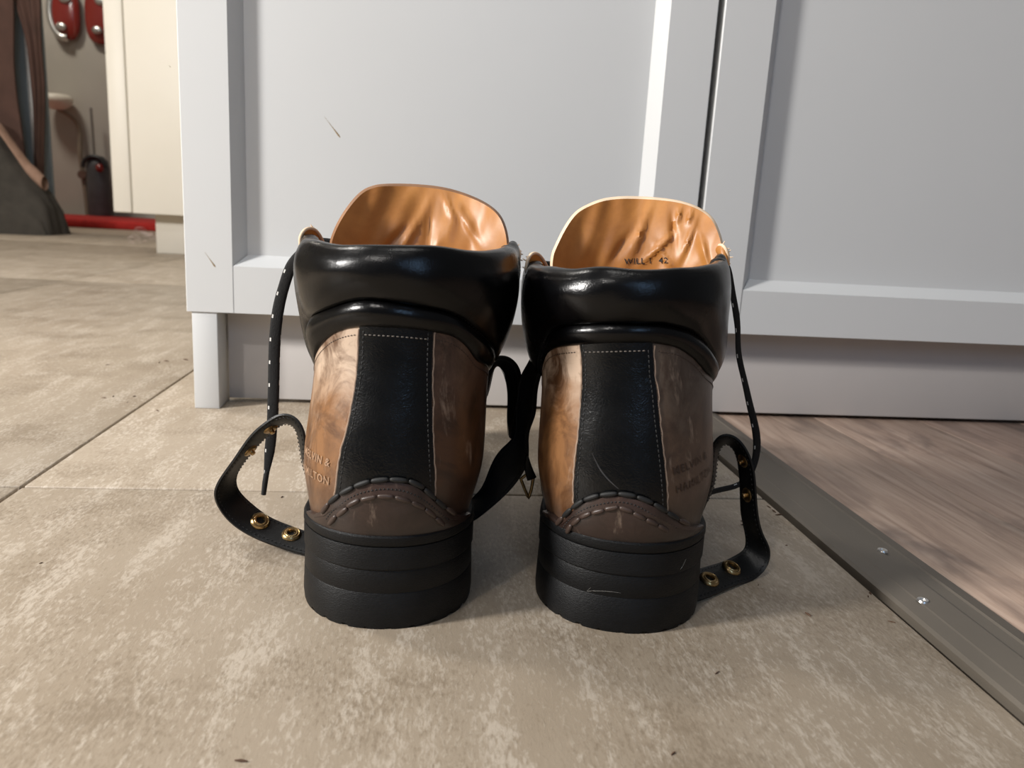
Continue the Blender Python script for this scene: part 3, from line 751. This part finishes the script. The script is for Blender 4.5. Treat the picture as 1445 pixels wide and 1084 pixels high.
    finish('stitching', join_meshes(stitches(B, np.stack([uQ(g) - .022, g], 1), .0026, .0020, .0013, .0006, .0005)), M['thread_pale'], root, kind='stuff')
    st = []
    for g in (np.linspace(-.45, float(vL(.8)) - .01, 160), np.linspace(float(vR(.8)) + .01, .45, 160)):
        st += stitches(B, np.stack([uQ(g) - .022, g], 1), .0015, .0017, .0011, .0005, .0004)
    finish('stitching', join_meshes(st), M['thread_brown'], root, kind='stuff')
    # -------- sole
    v_ = np.linspace(-1, 1, 241)[:-1]; O0 = B.base(np.zeros_like(v_), v_)
    def outline(off):
        d = np.roll(O0, -1, 0) - np.roll(O0, 1, 0); nn_ = np.stack([d[:, 1], -d[:, 0]], 1); nn_ /= np.linalg.norm(nn_, axis=1)[:, None]
        return O0[:, :2] + nn_ * off
    zt = lambda y: .0448 - .0160 * np.clip((y - .02) / .26, 0, 1) ** 1.0
    def layer(name, prof_l, ends=True, mt=M['rubber']):
        rows = []
        for off, fz in prof_l:
            xy = outline(off); rows.append(np.c_[xy, fz(xy[:, 1])])
        G = np.stack(rows, 1); n_, k_ = G.shape[:2]; V, F = grid_mesh(G, wrap_u=True, flip=True)
        F += [tuple(i * k_ for i in range(n_)), tuple((n_ - 1 - i) * k_ + k_ - 1 for i in range(n_))]
        return finish(name, mesh_np(V, F), mt, root, sharp=35)
    layer('welt', [(-.002, lambda y: zt(y) - .0008), (.0034, lambda y: zt(y) - .0002), (.0044, lambda y: zt(y) - .0012), (.0046, lambda y: zt(y) - .0042), (.0039, lambda y: zt(y) - .0054), (-.002, lambda y: zt(y) - .0056)])
    layer('midsole', [(-.002, lambda y: zt(y) - .0055), (.0040, lambda y: zt(y) - .0058), (.0044, lambda y: zt(y) - .0070), (.0044, lambda y: zt(y) - .0160), (.0038, lambda y: zt(y) - .0168), (-.002, lambda y: zt(y) - .0170)])
    # heel block and forefoot lugs
    def block(name, sel, flat_y, zs, mt=M['rubber'], lug=0.0):
        rows = []
        for off, z in zs:
            xy = outline(off)[sel]; zz = np.full(len(xy), z) if not callable(z) else z(xy[:, 1])
            if z == 0.0 and lug:
                ph = np.cumsum(np.r_[0, np.linalg.norm(np.diff(xy, axis=0), axis=1)]) / .0105
                zz = zz + np.where((ph % 1) < .25, lug, 0.0)
            xy = np.r_[xy, [[xy[-1, 0] * .55, flat_y], [xy[0, 0] * .55, flat_y]]]; zz = np.r_[zz, zz[-1] if zz[-1] else 0, zz[0]]
            rows.append(np.c_[xy, zz])
        G = np.stack(rows, 1); n_, k_ = G.shape[:2]; V, F = grid_mesh(G, wrap_u=True, flip=True)
        F += [tuple(i * k_ for i in range(n_)), tuple((n_ - 1 - i) * k_ + k_ - 1 for i in range(n_))]
        return finish(name, mesh_np(V, F), mt, root, sharp=35)
    order = np.argsort(((v_ + 1) % 2))            # start at the toe, pass the heel
    hs = np.where(O0[:, 1] < .082)[0]
    hb = block('heel', hs, .074, [(.0034, lambda y: zt(y) - .0169), (.0038, lambda y: zt(y) - .0180), (.0042, .0176), (.00395, .0172), (.0042, .0168), (.0046, .0040), (.0042, 0.0)], lug=.0011)
    hb['label'] = 'stacked black rubber heel with a notched tread edge'
    fs = np.where(np.roll(O0, 120, 0)[:, 1] > .125)[0]; fs = (fs - 120) % 240
    block('tread', fs, .130, [(.0036, lambda y: zt(y) - .0169), (.0036, .0035), (.0030, 0.0)], lug=.003)
    # scratches on the heel
    # -------- tongue
    def tongue():
        ol = np.array([at(x_, y_, .42 + D['ty']) for x_, y_ in D['tongue']]); ol = B.local(ol)
        n_ = len(ol); tl = natural_spline(np.linspace(0, 1, n_), ol)
        NS, NT = 110, 90; mid = tl(np.linspace(0, 1, NS))
        xs_ = mid[:, 0]; top = mid[:, 2]; xc = (xs_[0] + xs_[-1]) / 2; hw = (xs_[-1] - xs_[0]) / 2
        G = np.zeros((NT, NS, 3)); zlow = .085; YC = natural_spline([.085, .100, .122, .142, .158, .175, .205], [.205, .168, .136, .120, .117, .121, .137])
        for i in range(NT):
            t = i / (NT - 1)
            for j in range(NS):
                sN = -1 + 2 * j / (NS - 1)
                ztop = top[j]; z = zlow + (ztop - zlow) * t
                xt = xs_[j]; nar = np.interp(z, [.085, .12, .15, .165], [.62, .72, .93, 1.0]); xcb = B.lean * min(1, z / .16)
                x_ = xcb * (1 - np.interp(z, [.1, .165], [0, 1])) + xc * np.interp(z, [.1, .165], [0, 1]) + (xt - xc) * nar
                yc = float(YC(z)[0])
                r_ = (x_ - xc) / hw
                y_ = yc - .020 * r_ * r_
                G[i, j] = (x_, y_, z)
        W_ = G.copy()
        # creases of the soft lining
        for i in range(NT):
            for j in range(NS):
                x_, y_, z = G[i, j]; s_ = D['seed']; amp = np.clip((z - .125) / .03, 0, 1)
                d = .0030 * noise.noise(Vector((x_ * 55 + z * 14, z * 16, s_))) + .0016 * noise.noise(Vector((x_ * 130 - z * 40, z * 34, s_ + 5)))
                for (cx_, cz, sl_, wd_, ln_, am) in D['creases']:
                    dx = (x_ - cx_) - sl_ * (z - cz); d += 1.25 * am * math.exp(-(dx / (wd_ * .85)) ** 2) * math.exp(-((z - cz) / ln_) ** 2)
                W_[i, j, 1] = y_ - d * amp
        W2 = W_.copy(); edge_in = .0045
        B2 = G.copy(); B2[:, :, 1] += .0075
        # rim: front (lining) grid, back grid, joined by a rounded edge strip
        o1 = finish('tongue', mesh_np(*grid_mesh(W_)), M['lining'], root, sharp=80)
        o2 = finish('tongue_back', mesh_np(*grid_mesh(B2, flip=True)), M['strap'], o1, sharp=80)
        path = np.concatenate([W_[40:, 0], W_[-1, 1:-1], W_[40:, -1][::-1]]); pb = np.concatenate([B2[40:, 0], B2[-1, 1:-1], B2[40:, -1][::-1]])
        md = path * .45 + pb * .55; V_, F_ = [], []
        cen = md.mean(0); ring = []
        for t in np.linspace(0, 1, 7):
            bul = .0016 * math.sin(PI * t); dirv = md - cen; dirv[:, 1] = 0; dirv /= np.linalg.norm(dirv, axis=1)[:, None]
            ring.append(path * (1 - t) + pb * t + dirv * bul)
        finish('piping', mesh_np(*grid_mesh(np.stack(ring, 0))), M['edge'] if D['pale_edge'] else M['lining_edge'], o1, sharp=80)
        return o1, W_
    tg, TG = tongue()
    # print on the tongue
    V, F = text_mesh('WILL 1  42', .0046)
    V = V - np.array([0, 0, 0])
    p0, p1 = D['print']
    l0, l1 = B.local(at(*p0, .43)), B.local(at(*p1, .43)); dirx = np.array([l1[0] - l0[0], 0, l1[2] - l0[2]]); dirx /= np.linalg.norm(dirx); diry = np.array([-dirx[2], 0, dirx[0]])
    flat = TG.reshape(-1, 3); Pn = []
    for v in V:
        q_ = l0 + dirx * v[0] + diry * v[1]; dd = np.hypot(flat[:, 0] - q_[0], flat[:, 2] - q_[2]); ii = np.argsort(dd)[:4]; wgt = 1 / (dd[ii] + 1e-5)
        Pn.append((q_[0], float((flat[ii, 1] * wgt).sum() / wgt.sum()) - .0005, q_[2]))
    finish('lettering', mesh_np(Pn, F), M['ink'], tg, smooth=False)
    # -------- turned-out corners of the lining at the collar ends
    for sgn, key in ((-1, 'tip_l'), (1, 'tip_r')):
        A_ = [B.local(at(*q_)) for q_ in D[key]]; C2 = [B.local(at(*q_)) for q_ in D[key + '_b']]
        o, _f = ribbon(A_, C2, 40, .0016, 'lining_corner', M['lining'], root, rows=9, sag=.0012); o['label'] = 'frayed tan corner of the lining turned outwards'
        Pc = spline_pts(A_, 26)
        finish('cut_edge', mesh_np(*tube_mesh(Pc, .0009, 8)), M['edge'], o)
        fr = []
        for i in range(9):
            a0 = Pc[int(i * 2.6)]; d_ = np.array([sgn * random.uniform(.0008, .0028), random.uniform(-.001, .001), random.uniform(-.0028, .0020)])
            fr.append(tube_mesh([a0, a0 + d_ * .6, a0 + d_ * 1.0 + np.array([0, 0, .0005])], [.00035, .0004, .0002], 5))
        finish('fray', join_meshes(fr), M['edge'], o, kind='stuff')
    # -------- front: eyelets and crossed laces over the tongue
    us = [.56, .67, .78, .88, .965]; ey = {}
    for u_ in us:
        vend = np.interp(u_, [.5, 1], [.93, .80]) - .035
        for sgn in (-1, 1):
            p_ = B.surf(np.array([u_]), np.array([sgn * vend]), .0016)[0]; n_ = B.n[0]
            ey[(u_, sgn)] = (p_, n_)
            finish('eyelet', mesh_np(*lathe_on(p_, n_, [(.0016, -.0005), (.0016, .0006), (.0022, .0012), (.0031, .0009), (.0034, 0)], 16)), M['gold'], root)
    for k_ in range(4):
        for sgn in (-1, 1):
            a0, na = ey[(us[k_], sgn)]; a1, nb = ey[(us[k_ + 1], -sgn)]; mid_ = (a0 + a1) / 2 + np.array([0, .010 + .003 * (sgn > 0), .004])
            V_, F_ = tube_mesh(spline_pts([a0, a0 + na * .003, mid_, a1 + nb * .003, a1], 24), .0022, 8, flat=.6)
            finish('lace', mesh_np(V_, F_), M['lace'], root)
    return uC, uQ, vL, vR

def lace_band(B, pts, wpx, name='hanging_lace', phase=0, facing=(0, -1, 0)):
    """flat lace through (px, py, Y) points with white flecks woven in"""
    P = np.array([at(x_, y_, Y_) for x_, y_, Y_ in pts]); n = 150
    d = np.r_[0, np.cumsum(np.linalg.norm(np.diff(P, axis=0), axis=1))]; C_ = natural_spline(d, P)(np.linspace(0, d[-1], n))
    wv = np.interp(np.linspace(0, 1, n), np.linspace(0, 1, len(wpx)), wpx) * (C_[:, 1] / FPX) / 2
    T = np.gradient(C_, axis=0); T /= np.linalg.norm(T, axis=1)[:, None]
    fv = np.array(facing, float); side = np.cross(T, fv); side /= np.linalg.norm(side, axis=1)[:, None] + 1e-9; N = np.cross(side, T)
    K = 16; ring = []
    for j in range(K + 1):
        a = 2 * PI * j / K; cs_, sn = math.cos(a), math.sin(a)
        ring.append(C_ + side * (wv * np.sign(cs_) * abs(cs_) ** .6)[:, None] + N * (np.maximum(wv * .45, .0007) * sn)[:, None])
    G = np.stack(ring, 1); G = B.local(G.reshape(-1, 3)).reshape(G.shape)
    V_, F_ = grid_mesh(G); me = mesh_np(V_, F_); o = finish(name, me, [M['lace'], M['lace_fleck']], B.root, sharp=80)
    for i in range(n - 1):
        for j in range(K):
            fi = i * K + j
            ph = (i + phase) % 13
            on = (j == 9 and ph in (0, 1)) or (j == 10 and ph in (7, 8)) or (j == 14 and ph in (2, 3)) or (j == 11 and ph in (5, 6)) or (j == 13 and ph in (10, 11)) or (j in (7, 8) and ph in (2, 3, 4)) or (j == 2 and ph in (4, 5))
            if on and i < n * .93: me.polygons[fi].material_index = 1
    return o
def strap_band(B, outer, inner, name, label, marks, thick=.0022, n=120, mt='strap'):
    A = [B.local(at(*q_)) for q_ in outer]; C_ = [B.local(at(*q_)) for q_ in inner]
    o, fr = ribbon(A, C_, n, thick, name, M[mt], B.root); o['label'] = label
    camL = B.local(np.array([0, 0, CAMH]))
    st = []
    for s_ in (.10, .90):
        for t in np.linspace(.02, .98, 70):
            p_, n_, t_ = fr(t, s_)
            if np.dot(camL - p_, n_) < 0: n_ = -n_
            st.append(capsule(p_ + n_ * (thick / 2 + .0001), t_, n_, .0012, .0006, .0005, 5, 4))
    finish('stitching', join_meshes(st), M['thread_black'], o, kind='stuff')
    for kind_, px, py in marks:
        best = None
        for t in np.linspace(0, 1, 161):
            for s_ in (.38, .5, .62):
                p_, n_, t_ = fr(t, s_); q_ = project(B.world(p_[None]))[0]; d = math.hypot(q_[0] - px, q_[1] - py)
                if best is None or d < best[0]: best = (d, p_, n_)
        _, p_, n_ = best
        if np.dot(camL - p_, n_) < 0: n_ = -n_
        finish('snap_socket' if kind_ == 'g' else 'snap_stud', mesh_np(*lathe_on(p_ + n_ * thick / 2, n_, GROMMET if kind_ == 'g' else SNAP, 24)), M['gold'], o)
    return o
M['pale_leather'] = simple('pale_leather', L(150, 128, 112), L(176, 152, 132), 0.45, 300)
M['lining_edge'] = simple('tan_edge', L(120, 84, 56), L(150, 108, 74), 0.5)

# ---------------------------------------------------------------- left boot
BL = Boot('left_boot', (-.0160, .3156, 0), math.radians(0.0), 1, .0062, .012, 1.0, .975, 0.0)
tag(BL.root, 'left boot of the pair, black padded collar and tan heel panels', 'boot', 'pair of brown and black boots')
DL = dict(
    seed=1.3, mat_l='quarter_l', mat_r='quarter_shaded', pale_edge=False, ty=0.0, nst=(10, 9), tipw=.010,
    seam_c=[(442, 454), (458, 442), (475, 434), (497, 426), (517, 423), (550, 426), (590, 433), (624, 439), (650, 450), (668, 466)],
    seam_q=[(441, 510), (450, 489), (467, 472), (487, 464), (507, 461), (560, 464), (612, 469), (640, 474), (660, 489), (673, 510)],
    stripe_l=[(507, 466), (506, 505), (502, 542), (492, 600), (482, 634), (476, 679), (473, 705)],
    stripe_r=[(611, 470), (609, 530), (610, 605), (612, 654), (613, 705)],
    cap=[(462, 719), (472, 706), (484, 698), (500, 690), (519, 683), (543, 680), (574, 682), (597, 694), (615, 710), (634, 724)],
    cap_braid=[(459, 722), (470, 707), (482, 697), (500, 687), (518, 680), (543, 676), (575, 678), (600, 691), (617, 707), (638, 723)],
    cap_braid2=[(470, 738), (478, 727), (488, 719), (502, 707), (520, 701), (543, 698), (574, 704), (594, 713), (609, 725), (622, 738)],
    tongue=[(470, 345), (472, 335), (478, 318), (490, 295), (507, 273), (523, 264), (540, 261), (575, 261), (620, 265), (655, 274), (682, 286), (700, 300), (709, 316), (713, 333), (714, 346)],
    creases=[(.005, .170, .5, .0022, .012, .0022), (.016, .178, .15, .0018, .010, -.0020), (.026, .186, -.4, .0020, .006, .0022), (.036, .178, -.6, .003, .01, .002), (-.005, .165, .8, .003, .008, -.0018), (.020, .165, .1, .002, .006, .0018)],
    print=((583, 357), (640, 361)),
    tip_l=[(425, 350, 0.398), (424, 335, 0.397), (430, 325, 0.398), (441, 323, 0.402), (451, 332, 0.407), (458, 348, 0.412)], tip_l_b=[(430, 360, 0.396), (433, 354, 0.397), (438, 352, 0.400), (444, 353, 0.404), (450, 355, 0.408), (457, 356, 0.412)],
    tip_r=[(728, 385, 0.398), (732, 366, 0.397), (733, 357, 0.398), (728, 350, 0.402), (720, 349, 0.407), (713, 354, 0.412)], tip_r_b=[(722, 386, 0.396), (722, 374, 0.397), (721, 366, 0.400), (719, 362, 0.404), (716, 361, 0.408), (712, 362, 0.412)], tip=.0035)
build_boot(BL, DL)
lettering(BL, 'MELVIN &', (432, 645), (464, 659), .0050, M['lettering'], .0018, BL.root, True)
lettering(BL, 'HAMILTON', (432, 668), (463, 685), .0050, M['lettering'], .0018, BL.root, True)
# ---------------------------------------------------------------- right boot
BR = Boot('right_boot', (.0914, .3118, 0), math.radians(-12.0), -.15, -.0052, .075, .972, .915, -.0030)
tag(BR.root, 'right boot of the pair, nearer the wood floor, with a pale-edged tan tongue', 'boot', 'pair of brown and black boots')
DR = dict(
    seed=8.1, mat_l='quarter_l', mat_r='quarter_g', pale_edge=True, ty=0.0, nst=(10, 9), tipw=.009,
    seam_c=[(777, 472), (790, 463), (810, 459), (845, 457), (882, 457), (932, 457), (969, 467), (989, 484), (999, 500)],
    seam_q=[(770, 499), (780, 492), (795, 489), (817, 487), (870, 486), (922, 484), (957, 490), (982, 507), (997, 527)],
    stripe_l=[(818, 489), (821, 505), (820, 567), (816, 617), (811, 667), (810, 715)],
    stripe_r=[(921, 487), (923, 530), (930, 592), (937, 654), (941, 719)],
    cap=[(795, 737), (803, 727), (816, 715), (831, 707), (852, 701), (878, 700), (906, 707), (931, 719), (950, 732), (965, 740)],
    cap_braid=[(790, 739), (801, 725), (815, 712), (830, 703), (852, 697), (878, 696), (907, 703), (932, 716), (952, 729), (968, 738)],
    cap_braid2=[(805, 750), (810, 740), (818, 732), (830, 724), (850, 718), (874, 714), (899, 724), (919, 734), (939, 746)],
    tongue=[(776, 380), (779, 366), (786, 348), (797, 325), (812, 303), (830, 291), (855, 282), (890, 279), (930, 281), (962, 286), (985, 295), (1000, 308), (1007, 325), (1010, 340), (1011, 350)],
    creases=[(.000, .178, .3, .0018, .012, .0022), (.010, .170, .9, .0016, .008, .0024), (.018, .180, -.1, .0018, .010, -.0022), (.026, .176, .3, .0016, .010, .0020), (-.008, .172, .6, .003, .012, -.0016), (.014, .166, -.8, .0014, .006, .0020), (.034, .170, -.3, .002, .01, .0018), (.020, .188, .2, .0014, .005, .002), (.026, .188, .2, .0013, .004, .002)],
    print=((881, 373), (938, 370)),
    tip_l=[(743, 385, 0.398), (744, 370, 0.397), (748, 361, 0.398), (757, 358, 0.402), (767, 368, 0.407), (775, 383, 0.412)], tip_l_b=[(749, 396, 0.396), (751, 390, 0.397), (756, 388, 0.400), (762, 388, 0.404), (768, 389, 0.408), (774, 391, 0.412)],
    tip_r=[(1027, 375, 0.398), (1027, 360, 0.397), (1023, 350, 0.398), (1017, 346, 0.402), (1011, 349, 0.407), (1006, 356, 0.412)], tip_r_b=[(1020, 376, 0.396), (1019, 368, 0.397), (1017, 363, 0.400), (1014, 361, 0.404), (1010, 362, 0.408), (1005, 365, 0.412)], tip=.0035, tipm=0)
build_boot(BR, DR)
lettering(BR, 'MELVIN &', (951, 671), (990, 655), .0050, M['lettering_dark'], .0017, BR.root)
lettering(BR, 'HAMILTON', (955, 697), (992, 680), .0050, M['lettering_dark'], .0017, BR.root)

# ---------------------------------------------------------------- straps and laces
def fl(px, py, dz=.0015): p_ = floor_pt(px, py, dz); return (px, py, float(p_[1]))
o_l = [(450, 690, .380), (433, 655, .380), (427, 605, .380), (415, 589, .382), (398, 585, .384), (380, 593, .386), (355, 614, .389), (330, 649, .392), (311, 676, .394), (303, 697, .396), (309, 717, .398), (326, 738, .398), (355, 757, .397), (384, 769, .394), (427, 782, .389), (445, 786, .387)]
i_l = [(450, 700, .392), (433, 668, .392), (424, 625, .393), (416, 601, .395), (404, 597, .397), (388, 605, .399), (369, 622, .402), (346, 649, .405), (334, 670, .407), (334, 686, .409), (342, 699, .411), (357, 713, .411), (384, 732, .410), (405, 741, .409), (427, 749, .406), (445, 755, .404)]
strap_band(BL, o_l, i_l, 'ankle_strap', 'black leather strap looping out at the left with brass snaps',
           [('g', 369, 734), ('g', 412, 755), ('s', 381, 605), ('s', 352, 633)])
o_r = [(984, 735, .384), (998, 700, .384), (1004, 647, .384), (1009, 623, .384), (1021, 614, .383), (1035, 616, .382), (1050, 630, .380), (1062, 657, .378), (1066, 686, .376), (1069, 724, .374), (1078, 758, .373), (1086, 777, .372), (1083, 798, .370), fl(1071, 813), fl(1042, 825), fl(1014, 837), fl(985, 848), fl(958, 856)]
i_r = [(984, 722, .394), (1004, 690, .394), (1011, 647, .394), (1016, 632, .394), (1024, 626, .393), (1033, 631, .392), (1040, 645, .391), (1043, 662, .390), (1045, 695, .388), (1047, 729, .386), (1052, 756, .384), (1051, 772, .382), (1038, 784, .378), (1018, 794, .372), (1002, 799, .368), (985, 804, .364), (958, 810, .358)]
strap_band(BR, o_r, i_r, 'ankle_strap', 'black leather strap looping out at the right with brass snaps',
           [('g', 1031, 804), ('g', 999, 820), ('s', 1050, 650), ('s', 1056, 697)])
# medial straps between the boots
ma_o = [(676, 600, .420), (684, 556, .418), (692, 520, .416), (699, 505, .414), (712, 503, .413), (724, 509, .412), (732, 520, .412), (735, 545, .412), (732, 571, .413), (724, 620, .415)]
ma_i = [(684, 560, .430), (690, 540, .428), (694, 522, .426), (698, 515, .424), (703, 513, .423), (709, 519, .422), (714, 535, .422), (717, 559, .422), (717, 588, .423), (720, 616, .425)]
strap_band(BL, ma_o, ma_i, 'inner_strap', 'black strap arching up between the two boots', [])
mb_l = [(752, 500, .392), (744, 515, .394), (736, 530, .398), (731, 552, .402), (729, 580, .405), (725, 615, .408), (707, 634, .411), (690, 664, .414), (677, 692, .417), (666, 704, .419), (660, 712, .42)]
mb_r = [(766, 520, .386), (760, 540, .388), (757, 559, .392), (754, 588, .397), (746, 612, .401), (745, 648, .404), (732, 677, .408), (710, 702, .410), (688, 721, .412), (672, 733, .414), (660, 740, .415)]
ms = strap_band(BR, mb_l, mb_r, 'inner_strap', 'wide black strap hanging between the boots with a brass ring', [], thick=.0025)
tb = ribbon([BR.local(at(743, 640, .403)), BR.local(at(740, 660, .404)), BR.local(at(744, 678, .405))],
            [BR.local(at(746, 645, .403)), BR.local(at(752, 662, .404)), BR.local(at(757, 673, .405))], 12, .002, 'tab', M['strap'], ms)[0]
ringp = [BR.local(at(x_, y_, .406)) for x_, y_ in [(735, 676), (741, 692), (746, 703), (750, 690), (753, 672), (745, 668)]]
dense = []
for i in range(6):
    for t in np.linspace(0, 1, 6)[:-1]: dense.append(ringp[i] * (1 - t) + ringp[(i + 1) % 6] * t)
finish('ring', mesh_np(*tube_mesh(dense, .0009, 8, closed=True)), M['gold'], ms)['label'] = 'brass triangular ring'

lace_band(BL, [(431, 352, .415), (421, 362, .418), (411, 376, .421), (402, 400, .423), (394, 430, .425), (389, 465, .426), (387, 500, .427), (386, 550, .427), (384, 600, .427), (380, 640, .428), (376, 668, .428), (372, 698, .428)],
          [13, 15, 15, 16, 16, 16, 16, 16, 15, 15, 8, 7])
# aglet
finish('aglet', mesh_np(*tube_mesh([BL.local(at(377, 664, .428)), BL.local(at(374, 680, .428)), BL.local(at(372, 698, .428))], [.0014, .0015, .0014], 10)), M['lace'], BL.root)
lace_band(BR, [(1018, 362, .405), (1025, 374, .408), (1031, 398, .411), (1037, 432, .414), (1041, 465, .417), (1042, 495, .419), (1050, 535, .422), (1059, 575, .425), (1066, 605, .428), (1068, 632, .430), (1064, 655, .431), (1055, 674, .430), (1040, 685, .427), (1022, 690, .423), (1002, 695, .415)],
          [8, 10, 9, 10, 8, 9, 9, 10, 11, 12, 12, 10, 9, 9, 9], phase=5)

# ---------------------------------------------------------------- scratches on the right boot
from mathutils.bvhtree import BVHTree
def scratch(B, part, pts, r, mtc, label):
    me = part.data; bt = BVHTree.FromPolygons([v.co[:] for v in me.vertices], [p_.vertices[:] for p_ in me.polygons])
    c0 = Vector(B.local(np.array([0, 0, CAMH]))); P = []
    for px, py in spline_pts(pts, 20):
        d_ = Vector(B.local(at(px, py, .35))) - c0; hit = bt.ray_cast(c0, d_.normalized())
        if hit[0] is not None: P.append(np.array(hit[0] + hit[1] * (.00008 if hit[1].dot(d_) < 0 else -.00008)))
    if len(P) > 3:
        rr = [r * (.25 + .75 * math.sin(PI * (i + .5) / len(P))) for i in range(len(P))]
        o_ = finish('scratch', mesh_np(*tube_mesh(P, rr, 6, flat=.4)), mtc, part); o_['label'] = label
M['scuff'] = simple('scuffed_leather', L(62, 60, 60), L(84, 80, 78), 0.6, 300)
M['scuff_pale'] = simple('pale_scuff', L(90, 88, 85), L(140, 136, 130), 0.7, 300)
kids = {c_.name.split('.')[0]: c_ for c_ in BR.root.children}
scratch(BR, kids['backstay'], [(836, 640), (846, 660), (858, 676), (873, 690)], .0006, M['scuff'], 'pale curved scratch')
scratch(BR, kids['heel'], [(829, 834), (845, 834), (862, 835), (876, 837)], .0002, M['scuff_pale'], 'thin pale scratch on the heel')
scratch(BR, kids['heel'], [(834, 829), (829, 834), (840, 833)], .00025, M['scuff_pale'], 'thin pale scratch on the heel')
scratch(BR, kids['midsole'], [(968, 789), (964, 797), (960, 804)], .00016, M['scuff_pale'], 'thin pale scratch on the midsole')

# ---------------------------------------------------------------- crumbs on the tiles
def crumbs(pts, mtc, label, cat, s=(.0006, .0016)):
    lst = []
    for px, py in pts:
        p_ = floor_pt(px, py, 0.0); r_ = random.uniform(*s); a = random.uniform(0, PI)
        d = np.array([math.cos(a), math.sin(a), 0]) * r_ * random.uniform(1, 2.5)
        lst.append(tube_mesh([p_ - d + [0, 0, r_ * .3], p_ + [0, 0, r_ * .35], p_ + d + [0, 0, r_ * .3]], [r_ * .2, r_ * .4, r_ * .15], 6))
    o = finish('crumbs', join_meshes(lst), mtc, None); tag(o, label, cat, None, 'stuff')
M['crumb'] = simple('crumb', L(78, 58, 44), L(100, 74, 56), 0.9)
crumbs([(1085, 716), (1092, 722), (1100, 727), (1052, 742), (1046, 736), (1064, 650), (1130, 700), (1110, 770), (1070, 826), (1140, 868), (1225, 842), (1258, 878), (1228, 838), (180, 568), (190, 560), (160, 560), (147, 562), (235, 510), (240, 518), (225, 512), (152, 515), (262, 508), (222, 580), (398, 702), (58, 795), (340, 1075), (505, 860), (950, 1064), (1012, 950)],
       M['crumb'], 'small brown crumbs scattered on the beige floor tiles', 'crumbs')
lint = []
for i in range(14):
    c0 = floor_pt(random.uniform(180, 220), random.uniform(322, 345), .003); pts = [c0 + np.array([random.uniform(-.03, .03), random.uniform(-.03, .03), random.uniform(0, .03)]) for _ in range(5)]
    pts = [np.array([q_[0], q_[1], max(q_[2], .001)]) for q_ in pts]; lint.append(tube_mesh(spline_pts(pts, 14), .0008, 5))
lint = [([np.array([v[0], v[1], max(v[2], .0003)]) for v in V_], F_) for V_, F_ in lint]
o = finish('dust_fluff', join_meshes(lint), simple('fluff', L(200, 180, 172), L(214, 196, 188), 0.95)); tag(o, 'pale dust fluff on the floor below the cream cabinet', 'dust', None, 'stuff')
